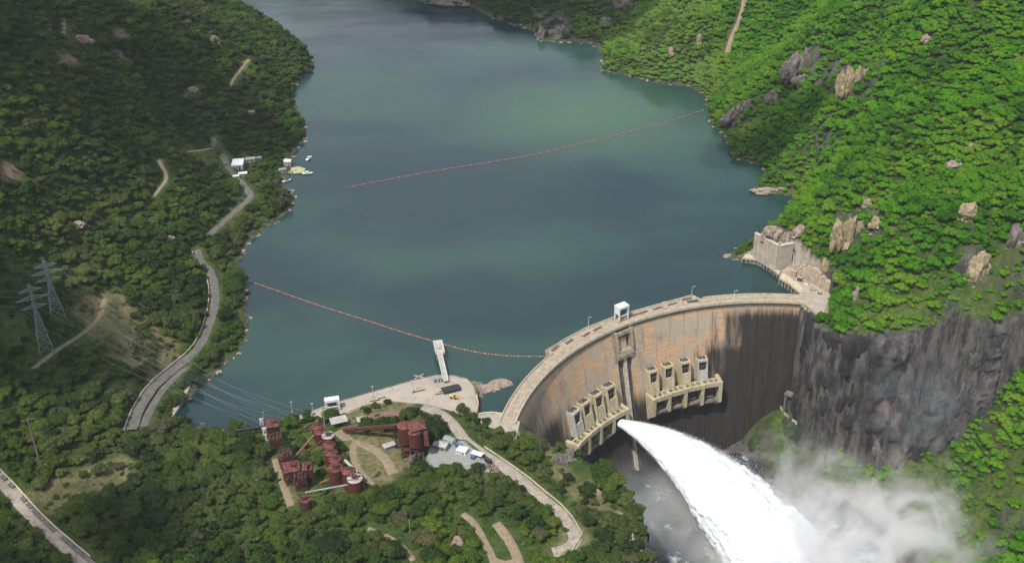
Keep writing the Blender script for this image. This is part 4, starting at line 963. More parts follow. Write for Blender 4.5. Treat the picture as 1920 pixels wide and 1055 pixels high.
rock(1600, 165, [(-12, -2, 6, 5, 5, 13), (-5, 0, 8, 5.5, 5, 16), (3, 0, 5, 5, 5, 15), (10, 1, 7, 5.5, 5, 13), (18, 2, 4, 6, 5, 10)], 'orange and cream crag high on the right slope', M_ROCK, 'crag', 'crag')
rock(1380, 222, [(-12, -5, 2, 5, 5, 7), (-4, -1, 4, 6, 5, 9), (4, 3, 7, 5, 5, 9), (11, 6, 10, 6, 5, 9), (19, 10, 13, 5, 5, 7)], 'slanting grey rock rib above the shore right of the floating line', M_ROCKG, 'crag', 'crag')
rock(1445, 190, [(0, 0, 3, 9, 6, 9), (10, 3, 5, 7, 6, 7)], 'grey rock rib between trees above the right shore', M_ROCKG, 'crag', 'crag')
rock(1310, 82, [(0, 0, 4, 4, 4, 9)], 'grey rock spire among the bright trees of the headland', M_ROCKP)
rock(1258, 100, [(0, 0, 2, 4, 4, 7)], 'small pink rock among the bright trees of the headland', M_ROCKP)
rock(1052, 70, [(0, 0, 6, 11, 8, 13), (-10, 2, 3, 7, 6, 9)], 'pale cracked crag rising from the far shore', M_ROCKG, 'crag', 'crag')
rock(1015, 72, [(0, 0, 5, 6, 5, 12)], 'narrow grey crag at the tip of the far shore', M_ROCKG, 'crag', 'crag')
rock(840, 6, [(0, 0, 3, 26, 9, 7), (24, -3, 2, 16, 8, 5)], 'low reddish cliff on the far shore at the top edge', M_ROCKP, 'crag', 'crag')
rock(1170, 8, [(0, 0, 4, 14, 8, 12)], 'reddish crag above the far cove', M_ROCKP, 'crag', 'crag')
rock(1135, 45, [(0, 0, 2, 9, 6, 9)], 'small pale crag above the far cove', M_ROCKG, 'crag', 'crag')
rock(1785, 312, [(0, 0, 2, 6, 4, 3.4), (6, 1, 2, 3, 3, 2.5)], 'low pale rock slab on the sunny right slope', M_ROCKP)
rock(1820, 278, [(0, 0, 2, 3.6, 3, 3)], 'small pale rock above the low slab on the sunny slope', M_ROCKP)
rock(1738, 77, [(0, 0, 2, 4.5, 3.5, 4)], 'small cracked rock near the top of the right slope', M_ROCKP)
rock(1640, 425, [(0, 0, 4, 4, 4, 6)], 'pointed pale rock right of the fluted columns', M_ROCK)
rock(1626, 386, [(0, 0, 2, 4, 4, 4.5)], 'pale rock above the fluted columns', M_ROCKP)
rock(1700, 372, [(0, 0, 2, 4, 3, 3.4)], 'pale rock lying between bright trees right of the columns', M_ROCKP)
rock(1900, 455, [(0, 0, 6, 4.5, 4, 10), (7, 0, 5, 3.5, 4, 8)], 'pair of grey rock pillars at the right edge', M_ROCKG)
rock(1603, 560, [(0, 0, 3, 2.4, 2.4, 6), (1, 0, 9, 1.6, 1.6, 2)], 'thin white rock spire above the cliff rim', M_ROCKP)
rock(1546, 505, [(0, 0, 4, 3.4, 3, 8)], 'slim tan rock pillar behind the ribbed wall', M_ROCK)
rock(1452, 358, [(-8, 0, 1, 14, 5, 3.2), (9, 2, 1.6, 11, 5, 3)], 'flat pale rock islet tip on the right shore', M_ROCKP, clear=6)
rock(1362, 482, [(0, 0, .6, 3, 2.4, 2)], 'small pink rock at the tip left of the wharf', M_ROCKP)
rock(858, 1022, [(0, 0, 2.6, 3.8, 3.2, 4.2)], 'rounded pink boulder in the woodland near the bottom edge', M_ROCKP)
rock(1160, 975, [(0, 0, 0, 4, 4, 8), (4, -6, -3, 4, 5, 8), (7, -14, -5, 4, 5, 7)], 'broken grey rock spur on the left rim of the gorge', M_ROCKG, 'crag', 'crag')
rock(1185, 1015, [(0, 0, -1, 4, 5, 9), (3, -8, -4, 4, 5, 8)], 'tan rock spur on the left rim near the bottom edge', M_ROCKP, 'crag', 'crag')
rock(1120, 925, [(0, 0, 0, 3.5, 3, 4), (-6, 3, 0, 3, 3, 3)], 'small tan outcrop on the left rim of the gorge', M_ROCK)
rock(1057, 866, [(0, 0, 1, 5, 4, 7), (4, 4, 2, 4, 4, 6), (-4, 2, 2, 3, 3, 5)], 'jagged dark outcrop at the left foot of the dam', M_ROCKG, 'crag', 'crag')
rock(320, 452, [(0, 0, 2, 5, 4, 4)], 'pale rock in the dark wood left of the shore road', M_ROCKP)
rock(148, 424, [(0, 0, 2, 6, 4, 3)], 'flat pale rock in the wood on the left hill', M_ROCKP)
rock(152, 78, [(0, 0, 3, 8, 5, 5), (9, -2, 2, 5, 4, 3)], 'grey rock ledge near the top of the left hill', M_ROCKP)
rock(362, 172, [(0, 0, 2, 5, 4, 4)], 'pale broken rock in the small clearing on the left hill', M_ROCKP)
rock(402, 82, [(0, 0, 3, 6, 5, 8)], 'grey crag near the left shoreline top', M_ROCKG, 'crag', 'crag')
rock(208, 380, [(0, 0, 2, 3, 3, 3)], 'small pale rock on the mid left hill', M_ROCKP)
# shore stones
mb = LOOSE; rs = np.random.default_rng(4)
for L_ in (lake_l[2:33], lake_r[4:38]):
    for i in range(len(L_) - 1):
        n_ = int(np.linalg.norm(L_[i + 1] - L_[i]) / 7)
        for k in range(n_):
            p = L_[i] + (L_[i + 1] - L_[i]) * rs.uniform() + rs.normal(size=2) * 2.0; z = float(gz(*p))
            if -1.5 < z < 2.5:
                v, f = I1_; s = rs.uniform(.6, 2.0); q = v * (1 + .3 * rs.normal(size=(len(v), 1))) * s * np.array([1.2, 1, .6]) + np.array([p[0], p[1], max(z, 0)]); mb.add(q, [tuple(int(i_) for i_ in t) for t in f])
o = link(bpy.data.objects.new('shore_stones', mb.mesh('shore_stones', M_ROCKP))); tag(o, 'pale stones scattered along the waterline', kind='stuff')
# islet with a flat pale rock
p = atz(925, 722, 0); t_ = rock(925, 724, [(-4, -2, 0, 10, 5.5, 2.2), (5, 3, .3, 9, 6, 2.4)], 'low flat pink rock islet beside the quay', M_ROCKP, 'rock_islet', 'islet', z=0)
rock(896, 735, [(0, 0, -.5, 8, 10, 2.4), (-3, 8, -.4, 7, 6, 2.2)], 'dark rocky spit under bushes at the quay end', M_ROCKG, 'rock_spit', 'rock', z=0, clear=0)
# ------------------------------------------------------------------ rusty batching plant
M_RED = weathered('rusty_red_paint', (0.125, 0.022, 0.015), (0.05, 0.013, 0.010), 0.45, streak=(0.03, 0.014, 0.012), stretch=(1, 1, .15), rough=.75)
M_REDTOP = weathered('faded_red_roof', (0.19, 0.055, 0.04), (0.075, 0.024, 0.018), 0.4, rough=.8)
M_BRN = weathered('brown_rust', (0.095, 0.030, 0.018), (0.045, 0.018, 0.013), 0.6, rough=.85)
M_ORNG = weathered('orange_rust', (0.27, 0.12, 0.06), (0.16, 0.075, 0.045), 0.5, rough=.85)
M_SHEET = weathered('pale_sheet', (0.42, 0.40, 0.37), (0.30, 0.285, 0.26), 0.3, rough=.6)
M_GREYB = weathered('grey_metal', (0.26, 0.29, 0.28), (0.18, 0.20, 0.20), 0.4, rough=.6)
M_BLUE = weathered('blue_paint', (0.05, 0.13, 0.30), (0.04, 0.09, 0.2), 0.4, rough=.5)
M_BLACK = weathered('black_pipe', (0.018, 0.018, 0.022), (0.03, 0.03, 0.035), 1.0, rough=.5)
M_YEL = weathered('machine_yellow', (0.60, 0.43, 0.12), (0.45, 0.32, 0.1), 0.8, rough=.5)
def clear_at(p, r): NOTREE.append((float(p[0]), float(p[1]), r))
def silo(px, py, top_z, r, label, roof='cone', group='rusty cylinder silos', mat=None, white=False):
    """px, py: picture position of the middle of the top"""
    mat = mat or M_RED
    p0 = atz(px, py, 20); g0 = float(gz(p0[0], p0[1])); p = atz(px, py, g0 + top_z); g0 = float(gz(p[0], p[1])) - .4
    t_ = thing('silo', label, 'silo', (p[0], p[1], g0), 0, group); clear_at(p, r + 1); h = top_z
    MB().cyl((0, 0, 0), r, h, 20).build('wall', mat, t_, local=True)
    if roof == 'cone': MB().cyl((0, 0, h), r * 1.05, r * .42, 20, r * .12).build('roof', M_SHEET if white else M_REDTOP, t_, local=True)
    else: MB().cyl((0, 0, h), r * 1.02, .25, 20).build('roof', M_SHEET if white else M_REDTOP, t_, local=True)
    for q in (0.33, .66): MB().cyl((0, 0, h * q), r + .12, .25, 20).build('hoop', M_BRN, t_, local=True)
    mb = MB(); mb.box((0, 0, h + r * .4), (r * .7, r * .5, 1.3)); mb.bar((-r, r * .3, h + .9), (r, r * .2, h + 1.2), .25); mb.bar((-r, -r * .5, h + .9), (r, -r * .4, h + 1.0), .2); mb.box((r * .55, r * .3, h + .7), (.9, 1.0, 1.2)); mb.build('hatch', M_BRN, t_, local=True)
    mb = MB()
    for s in (-.3, .3): mb.bar((r + .35, s, 0), (r + .35, s, h + .9), .1)
    for k in range(int(h)): mb.bar((r + .35, -.3, k + .5), (r + .35, .3, k + .5), .08)
    mb.build('ladder', M_ORNG, t_, local=True)
    return t_
ROW = [(595, 797, 8.5, 3.1, 'cone', 'farthest red silo of the middle row, beside the rust conveyor'), (599, 807, 8.5, 2.9, 'cone', 'red silo just behind the white roofed silo'), (615, 815, 10, 3.3, 'flat', 'white roofed silo in the middle row'),
       (616, 832, 9, 3.2, 'cone', 'red silo in front of the white roofed silo'), (619, 846, 9, 3.3, 'cone', 'red silo in the middle of the middle row'), (628, 859, 10, 3.2, 'cone', 'red silo topped by walkways in the middle row'),
       (629, 876, 10.5, 3.7, 'flat', 'wide flat topped red silo near the front of the middle row'), (653, 881, 12, 3.4, 'cone', 'red silo under the pale sloping chute'), (665, 896, 11, 3.8, 'flat', 'front silo of the middle row with a torn pale top')]
for i, (a, b, h, r, rf, lab) in enumerate(ROW): silo(a, b, h * 1.1, r * 1.2, lab, rf, 'red silos in the middle row', white=(i in (2, 8)))
for a, b, h, r, lab in [(571, 934, 7, 3.6, 'dark red tank standing alone at the front of the left rusty plant'), (537, 884, 6, 2.4, 'small dark red tank inside the left rusty plant')]:
    silo(a, b, h, r, lab, 'flat', 'tanks of the left rusty plant', M_BRN)
def frame_tower(px, py, w, d, h, rz, label, mats=(None, None), name='hopper_tower', cat='hopper', split=.45, roof='box'):
    w *= 1.2; d *= 1.2; h *= 1.2
    p = G(px, py); t_ = thing(name, label, cat, p, rz); clear_at(p, max(w, d) * .7); m1, m2 = mats
    top = h * (split + .5)
    for sx in (-1, 1):
        for sy in (-1, 1): MB().box((sx * (w / 2 - .2), sy * (d / 2 - .2), top / 2), (.4, .4, top)).build('leg', m2, t_, local=True)
    mb = MB(); lv = 5
    for k in range(lv):
        z0_, z1_ = top * k / lv, top * (k + 1) / lv
        for s_ in (-1, 1):
            mb.bar((-w / 2, s_ * d / 2, z1_), (w / 2, s_ * d / 2, z1_), .26); mb.bar((s_ * w / 2, -d / 2, z1_), (s_ * w / 2, d / 2, z1_), .26)
            if k % 2 == 0: mb.bar((-w / 2, s_ * d / 2, z0_), (w / 2, s_ * d / 2, z1_), .2); mb.bar((s_ * w / 2, -d / 2, z0_), (s_ * w / 2, d / 2, z1_), .2)
            else: mb.bar((w / 2, s_ * d / 2, z0_), (-w / 2, s_ * d / 2, z1_), .2); mb.bar((s_ * w / 2, d / 2, z0_), (s_ * w / 2, -d / 2, z1_), .2)
    mb.build('brace', m2, t_, local=True); r_f = random.Random(int(px))
    MB().box((w * .08, 0, h * (split + .22)), (w * .72, d * .74, h * .34)).build('bin', m1, t_, local=True)
    MB().box((w * .08, 0, h * split - h * .08), (w * .34, d * .36, h * .26), 0, 2.0).build('funnel', m1, t_, local=True)
    MB().box((-w * .22, d * .1, top * .22), (w * .4, d * .5, top * .16)).build('machine_box', M_DARK, t_, local=True)
    MB().bar((-w * .5, -d * .4, top * .3), (w * .3, d * .3, top * .95), .9, .6).build('chute', M_ORNG, t_, local=True)
    if roof == 'box':
        for k in range(4):
            if k == 2 and r_f.random() < .7: continue
            MB().box((-w / 2 + (k + .5) * w / 4, 0, top + .25 + .12 * (k % 2)), (w / 4 - .08, d * 1.04, .12)).build('roof_sheet', M_REDTOP, t_, local=True)
        MB().box((w * .15, d * .1, top + 1.1), (w * .36, d * .4, 1.7)).build('cabin', m1, t_, local=True)
    else:
        mb = MB()
        for k in range(4): mb.box(((k - 1.5) * w * .28, 0, top + .25), (w * .07, d, .5))
        mb.build('rim_beam', M_BRN, t_, local=True)
    mb = MB()
    for k in range(6): mb.box((r_f.uniform(-w, w) * .45, r_f.uniform(-d, d) * .45, top + .6), (r_f.uniform(.4, 1.4), r_f.uniform(.4, 1.2), r_f.uniform(.4, 1.3)), r_f.uniform(0, 3))
    mb.bar((-w * .6, d * .3, top * .7), (w * .6, d * .4, top * .8), .3); mb.bar((w * .4, -d * .6, top * .2), (w * .45, -d * .5, top * 1.15), .3); mb.build('pipework', M_DARK, t_, local=True)
    mb = MB(); 
    for k in range(4): mb.bar((-w / 2 - .6, -d / 2 + k * d / 3, h * split), (-w / 2 - .6, -d / 2 + k * d / 3, h * split + 1.1), .1)
    mb.bar((-w / 2 - .6, -d / 2, h * split + 1.1), (-w / 2 - .6, d / 2, h * split + 1.1), .1); mb.box((-w / 2 - .4, 0, h * split), (.9, d, .12)); mb.build('walkway', m2, t_, local=True)
    return t_
frame_tower(516, 826, 6.5, 7, 12, .25, 'dark rusty hopper tower farthest back in the left plant', (M_BRN, M_BRN))
frame_tower(520, 842, 6.5, 5, 9, .25, 'open topped rusty hopper in front of the rear tower of the left plant', (M_BRN, M_BRN), roof='open')
frame_tower(538, 872, 6.5, 6, 8.5, .3, 'rusty hopper halfway along the left plant', (M_BRN, M_BRN), roof='open')
frame_tower(550, 900, 8, 8, 9, .3, 'broad rusty screening house in the left plant', (M_BRN, M_BRN))
frame_tower(566, 912, 6, 7, 9, .2, 'open rusty hopper near the front of the left plant', (M_BRN, M_BRN), roof='open')
frame_tower(580, 905, 5, 6, 11, .2, 'tall red framed hopper on the right side of the left plant', (M_RED, M_BRN))
def conveyor(a, za, b, zb, w, h, mat, label, name='conveyor', cat='conveyor', legs=3, local_mat=None):
    """a, b picture points, za, zb heights above the ground there"""
    A, B = G(*a), G(*b); A = atz(*a, float(A[2]) + za); B = atz(*b, float(B[2]) + zb); t_ = thing(name, label, cat, A)
    MB().bar(A, B, w, h).build('housing', mat, t_); off = np.array([0, 0, h / 2 + .1]); MB().bar(A + off, B + off, w * 1.12, .18).build('cover', local_mat or mat, t_)
    for k in range(legs):
        s = (k + .6) / (legs + .2); p = A + (B - A) * s; g_ = float(gz(p[0], p[1])); clear_at(p, 1.2)
        if p[2] - g_ > .8:
            v = np.cross((B - A) / np.linalg.norm(B - A), [0, 0, 1]); mb = MB()
            for sg_ in (-1, 1): mb.bar((p[0] + v[0] * w * .8 * sg_, p[1] + v[1] * w * .8 * sg_, g_ - .3), p + v * w * .3 * sg_, .28)
            mb.build('trestle', M_BRN, t_)
    return t_
conveyor((645, 806), 3, (752, 797), 17, 2.2, 1.8, M_BRN, 'long dark conveyor gallery climbing to the twin red silos', legs=4)
conveyor((440, 808), 8, (512, 797), 9, 1.6, 1.2, M_BLACK, 'dark level conveyor running from the woods to the left plant')
conveyor((552, 857), 4, (594, 810), 9, .9, .6, M_ORNG, 'thin orange conveyor rising from the left plant to the middle silos', legs=1)
conveyor((556, 862), 2, (604, 826), 8, .9, .5, M_BRN, 'lower brown conveyor between the left plant and the middle silos', legs=1)
conveyor((561, 809), 2, (592, 791), 9, 1.0, .6, M_RED, 'short red conveyor climbing to the farthest silo of the middle row', legs=1)
conveyor((601, 905), 1, (650, 882), 11, .9, .5, M_ORNG, 'brown conveyor climbing to the silo under the pale chute', legs=1)
conveyor((572, 923), 7, (680, 903), 10, .5, .5, M_SHEET, 'thin straight white pipe bridge between the left plant and the front silo', 'pipe_bridge', 'pipe bridge', legs=1)
conveyor((646, 862), 14, (670, 885), 12.5, 1.4, .5, M_SHEET, 'pale sloping chute over the silos of the middle row', 'chute', 'chute', legs=0)
conveyor((540, 838), 4, (552, 868), 4, 1.6, 1.0, M_ORNG, 'orange rust chute behind the middle hopper of the left plant', 'chute', 'chute', legs=0)
conveyor((550, 876), 6, (566, 900), 6, 1.4, .9, M_ORNG, 'orange rust chute leaning on the broad screening house', 'chute', 'chute', legs=0)
conveyor((690, 910), .5, (640, 852), 9, .8, .6, M_BRN, 'sloping dark rail along the right side of the middle silos', 'rail', 'rail', legs=2)
# pale machinery beside the left plant
for i, (px, py, w, d, h, lab) in enumerate([(492, 802, 2.2, 2.2, 7, 'upper white box of the pale tower beside the left plant'), (497, 814, 2.6, 2.2, 5, 'middle white box of the pale tower beside the left plant'), (502, 824, 2.4, 2.6, 4, 'lower white box of the pale tower beside the left plant')]):
    p = G(px, py); t_ = thing('white_cabinet', lab, 'cabinet', p, .3, 'white boxes beside the left plant'); clear_at(p, 2.5)
    MB().box((0, 0, h / 2), (w, d, h)).build('body', M_WHITE, t_, local=True); MB().box((0, 0, h + .1), (w * 1.1, d * 1.1, .2)).build('roof', M_SHEET, t_, local=True); MB().box((0, -d / 2 - .03, h * .5), (w * .5, .06, h * .6)).build('door', M_GREYB, t_, local=True)
# twin silos with faded roofs on a lattice
g0 = G(775, 856); zt = float(g0[2]); T_ = thing('twin_silo', 'tall pair of dark red silos with a faded hipped roof on a steel lattice', 'silo', (g0[0], g0[1], zt)); clear_at(g0, 9)
b0, b1 = 9.5, 21.5
pa, pb = atz(758, 797, zt + b1), atz(777, 808, zt + b1 - 2)
for p, r, top in ((pa, 4.3, b1), (pb, 4.1, b1 - 2)):
    MB().cyl((p[0], p[1], zt + b0), r, top - b0, 22).build('wall', M_RED, T_); MB().cyl((p[0], p[1], zt + top), r * 1.04, .9, 22, r * .3).build('roof', M_REDTOP, T_)
    MB().cyl((p[0], p[1], zt + b0 - 4), r * .35, 4, 22, r).build('funnel', M_BRN, T_); MB().cyl((p[0], p[1], zt + b0 + 5), r + .12, .3, 22).build('hoop', M_BRN, T_)
pc_ = atz(780, 793, zt + b1 + 1); mb = MB(); mb.box((pc_[0], pc_[1] - 1, zt + b1 - 2.4), (9, 9, 5), .4); mb.build('head_house', M_BRN, T_)
MB().box((pc_[0], pc_[1] - 1, zt + b1 + 1.6), (10.5, 10.5, 3), .4, .22).build('hipped_roof', M_REDTOP, T_)
pd = atz(795, 818, zt + 14); MB().box((pd[0] + 1, pd[1], zt + 14), (3.2, 6, 10), .2, .7).build('side_hopper', M_REDTOP, T_)
cx, cy = (pa[0] + pb[0]) / 2, (pa[1] + pb[1]) / 2
for sx in (-1, 0, 1):
    for sy in (-1, 1):
        x, y = cx + sx * 5.2, cy + sy * 4; MB().bar((x, y, float(gz(x, y)) - .3), (x, y, zt + b0 + 1), .55).build('leg', M_BRN, T_)
mb = MB()
for sy in (-1, 1):
    for sx in (-1, 0): mb.bar((cx + sx * 5.2, cy + sy * 4, zt + .5), (cx + (sx + 1) * 5.2, cy + sy * 4, zt + b0), .25); mb.bar((cx + (sx + 1) * 5.2, cy + sy * 4, zt + .5), (cx + sx * 5.2, cy + sy * 4, zt + b0), .25)
for k in range(2): mb.box((cx, cy, zt + 3 + k * 3.5), (11, 8.6, .3))
mb.build('brace', M_BRN, T_)
rs_ = random.Random(8); 
for k in range(9):
    x, y, z = cx + rs_.uniform(-2, 9), cy + rs_.uniform(-9, -1), zt + rs_.uniform(1, 7); MB().box((x, y, z), (rs_.uniform(1, 3), rs_.uniform(1, 3), rs_.uniform(1, 2.6)), rs_.uniform(0, 3)).build('machine_box', rs_.choice([M_BRN, M_UNDER, M_ORNG, M_DARK]), T_)
mb = MB()
for k in range(9): mb.bar((cx + rs_.uniform(-2, 9), cy + rs_.uniform(-10, 0), zt), (cx + rs_.uniform(-2, 10), cy + rs_.uniform(-10, 0), zt + rs_.uniform(4, 9)), .3)
mb.build('strut', M_UNDER, T_)
# white pylon carrying the conveyor head
p = G(748, 838); T_ = thing('support_tower', 'white and black steel support tower left of the twin red silos', 'support tower', p, .2); clear_at(p, 4)
for sx, m_ in ((-1, M_BLACK), (1, M_SHEET)):
    for sy in (-1, 1): MB().box((sx * 1.6, sy * 1.2, 8), (.55, .55, 16)).build('leg', m_, T_, local=True)
mb = MB()
for k in range(5): mb.box((0, -1.2, 1.5 + k * 3), (3.4, .3, .3)); mb.bar((-1.6, -1.2, 1.5 + k * 3), (1.6, -1.2, 4.3 + k * 3), .25)
mb.build('brace', M_BLACK, T_, local=True)
MB().box((-6, 0, 3.2), (8, 4.5, .35), .3).build('side_roof', M_SHEET, T_, local=True); MB().box((-6, 0, 1.6), (6.5, 3.6, 3.0), .3).build('shed', M_GREYB, T_, local=True)
def shed(px, py, w, d, h, rz, label, roofm=None, wallm=None, open_=True, pitch=0.0, cat='shed', name='shed', group=None, zc=None):
    p = G(px, py); T_ = thing(name, label, cat, p, rz, group); clear_at(p, max(w, d) * .62); roofm = roofm or M_SHEET; wallm = wallm or M_GREYB
    if open_:
        for sx in (-1, 1):
            for sy in (-1, 1): MB().box((sx * (w / 2 - .3), sy * (d / 2 - .3), h / 2), (.25, .25, h)).build('post', M_DARK, T_, local=True)
        MB().box((0, d * .2, h * .3), (w * .8, d * .35, h * .6)).build('stored_goods', M_UNDER, T_, local=True)
    else:
        MB().box((0, 0, h / 2), (w - .3, d - .3, h)).build('wall', wallm, T_, local=True)
        MB().box((w * .2, -d / 2 + .12, h * .4), (w * .15, .1, h * .7)).build('door', M_DARK, T_, local=True)
        for k in (-.3, -.05): MB().box((w * k, -d / 2 + .12, h * .55), (w * .12, .1, h * .3)).build('window', M_BLACK, T_, local=True)
    if pitch:
        for s in (-1, 1):
            V = [(-w / 2 - .2, s * (d / 2 + .3), h), (w / 2 + .2, s * (d / 2 + .3), h), (w / 2 + .2, 0, h + pitch), (-w / 2 - .2, 0, h + pitch)]; V += [(a, b, c + .15) for a, b, c in V]
            MB().add(V, [(0, 1, 2, 3), (4, 5, 6, 7), (0, 1, 5, 4), (2, 3, 7, 6), (0, 3, 7, 4), (1, 2, 6, 5)]).build('roof', roofm, T_, local=True)
    else:
        n_ = max(2, int(w / 3))
        for k in range(n_): MB().box((-w / 2 + (k + .5) * w / n_, 0, h + .1 + .02 * (k % 2)), (w / n_ - .05, d + .4, .14)).build('roof_sheet', roofm, T_, local=True)
    return T_
shed(636, 797, 11, 7, 4.5, .35, 'open shed with a broad pale sheet roof behind the middle silos')
shed(679, 794, 6.5, 5, 3.8, .35, 'smaller open shed with a pale sheet roof beside the dirt road')
shed(828, 839, 9, 6, 3.2, -.45, 'grey and white pitched shed at the back of the gravel yard', M_SHEET, M_GREYB, False, 1.4)
shed(843, 829, 7, 4.6, 3.0, -.55, 'dark panelled shed with a white gable behind the yard', M_GREYB, M_WHITE, False, 1.0)
shed(867, 848, 6.5, 5, 2.8, -.4, 'white flat roofed cabin in the middle of the yard', M_WHITE, M_WHITE, False)
shed(895, 856, 7.5, 3.6, 2.8, -.5, 'open blue sided stall with a white roof at the right of the yard', M_WHITE, M_BLUE, True)
for px, py, w, m_, rz, lab in [(860, 837, 4.2, M_BLUE, -.5, 'small blue container behind the white cabin'), (887, 860, 2.6, M_BLUE, -.5, 'blue tank under the stall roof in the yard'), (915, 866, 4.6, M_BLACK, -.55, 'dark flat box beside the road at the yard exit')]:
    p = G(px, py); T_ = thing('container', lab, 'container', p, rz); clear_at(p, 3)
    MB().box((0, 0, 1.1), (w, 2.2, 2.2)).build('body', m_, T_, local=True); MB().box((0, 0, 2.25), (w + .1, 2.3, .12)).build('lid', m_, T_, local=True)
    mb = MB()
    for k in range(6): mb.box((-w / 2 + (k + .5) * w / 6, -1.13, 1.1), (.12, .08, 2.0))
    mb.build('rib', m_, T_, local=True)
mb = MB(); 
for k in range(60):
    q = G(905 + rs_.uniform(0, 30), 868 + rs_.uniform(0, 18)); mb.box((q[0], q[1], q[2] + .2), (rs_.uniform(.4, 1.6), rs_.uniform(.3, 1), rs_.uniform(.2, .8)), rs_.uniform(0, 3))
clear_at(G(920, 876), 5); tag(mb.build('scrap_rubble', M_ROCKP), 'heap of rubble and scrap between the yard and the road', kind='stuff')

# ------------------------------------------------------------------ quay
def pz(px, py, z=4.05): return atz(px, py, z)
p = pz(846, 730); T_ = thing('pipe_stack', 'stack of black pipes lying on the quay', 'pipe stack', p, .38)
for k in range(9): MB().bar((-6.2 + (k % 2) * .5, -3.6 + k * .9, .45), (6.2 - (k % 3) * .6, -3.6 + k * .9, .45), .85, n=8).build('pipe', M_BLACK, T_, local=True)
for k in range(7): MB().bar((-5.8, -2.9 + k * .92, 1.2), (5.6 + (k % 2) * .9, -2.9 + k * .92, 1.2), .85, n=8).build('pipe', M_BLACK, T_, local=True)
for i, (px, py, w) in enumerate([(826, 738, 7), (832, 733, 6), (790, 732, 5), (778, 735, 4), (703, 751, 7), (716, 746, 5)]):
    p = pz(px, py); tag(MB().bar((p[0] - w / 2, p[1] - .9, 4.3), (p[0] + w / 2, p[1] + .9, 4.3), .5, .5).build('steel_beam', M_DARK), ['dark beam lying left of the pipe stack', 'second dark beam between the pipe stack and the lamp', 'long dark beam beside the right quay lamp', 'short dark beam left of the right quay lamp', 'dark beam on the left half of the quay', 'short dark beam above the long one on the left half of the quay'][i], 'beam', 'steel beams lying on the quay')
p = pz(851, 746); T_ = thing('wheel_loader', 'yellow wheel loader parked beside the black pipes on the quay', 'loader', p, -.3)
MB().box((-1.4, 0, 1.5), (3.2, 2.0, 1.3)).build('body', M_YEL, T_, local=True); MB().box((.3, 0, 2.2), (1.4, 1.6, 1.7)).build('cab', M_DARK, T_, local=True); MB().box((.3, 0, 3.1), (1.6, 1.8, .15)).build('roof', M_YEL, T_, local=True)
MB().box((1.6, 0, 1.2), (1.8, 1.5, .9)).build('front_frame', M_YEL, T_, local=True)
for s in (-1, 1):
    MB().bar((1.2, s * .7, 1.7), (3.8, s * .7, .7), .3).build('arm', M_YEL, T_, local=True)
    for x in (-1.6, 1.6): MB().bar((x, s * .95, .75), (x, s * 1.4, .75), 1.5, n=12).build('wheel', M_BLACK, T_, local=True)
MB().add([(3.6, -1.4, .1), (3.6, 1.4, .1), (4.7, 1.4, .1), (4.7, -1.4, .1), (3.6, -1.4, 1.2), (3.6, 1.4, 1.2)], [(0, 1, 2, 3), (0, 1, 5, 4), (0, 3, 4), (1, 2, 5), (4, 5, 2, 3)]).build('bucket', M_YEL, T_, local=True)
T_ = portal('quay_gantry', 'white steel portal frame with a sheet roof on the left part of the quay', 'portal frame', 624, 766, 4.05, 9.5, 4, 7.5, .22); 
p = pz(820, 715); T_ = thing('quay_hut', 'small white hut with a grey roof at the foot of the jetty', 'hut', p, .25)
MB().box((0, 0, 1.5), (5.5, 3.4, 3)).build('wall', M_CREAMW, T_, local=True); MB().box((0, .3, 3.4), (6.4, 4.6, .3)).build('roof', M_GREYB, T_, local=True)
for k in (-1.5, 1.2): MB().box((k, -1.72, 1.5), (1.2, .1, 1.5)).build('window', M_BLACK, T_, local=True)
shed(507, 786, 9, 5, 4, .3, 'pale roofed shelter half hidden by trees at the left end of the quay')
for i, (px, py, h, lab) in enumerate([(700, 745, 9, 'concrete lamp post in the middle of the quay'), (775, 734, 9, 'concrete lamp post near the right part of the quay'), (587, 775, 8, 'thin lamp post at the left end of the quay'), (548, 772, 8, 'thin lamp post just beyond the left end of the quay')]):
    p = pz(px, py); T_ = thing('quay_lamp', lab, 'lamp post', p, 0, 'lamp posts along the quay'); MB().cyl((0, 0, 0), .28, h, 8, .16).build('pole', M_CREAMW, T_, local=True)
    MB().box((0, 0, h), (1.7, .6, .35)).build('lamp_head', M_CREAMW, T_, local=True); MB().box((0, 0, .3), (1, 1, .6)).build('base', M_CREST, T_, local=True)
for i, (px, py) in enumerate([(655, 752), (662, 750), (730, 733), (737, 731), (735, 729), (805, 711)]):
    p = pz(px, py); o = MB().cyl((p[0], p[1], 4.0), .35, .9, 8, .28).build('mooring_post', M_CREAMW); tag(o, ['pale mooring post right of the portal frame', 'second pale mooring post right of the portal frame', 'pale mooring post in the middle of the quay edge', 'second mooring post in the middle of the quay edge', 'small mooring post just above the middle pair', 'pale mooring post left of the quay hut'][i], 'mooring post', 'mooring posts along the quay edge')
# kerb of the quay
qa = [pz(*q) for q in QUAY[1:9]]
T_ = thing('quay_kerb', 'narrow brown kerb along the lake edge of the quay', 'kerb', qa[0])
for a, b_ in zip(qa[:-1], qa[1:]): MB().bar(a + [0, .2, .1], b_ + [0, .2, .1], .6, .5).build('kerb_length', M_UNDER, T_)
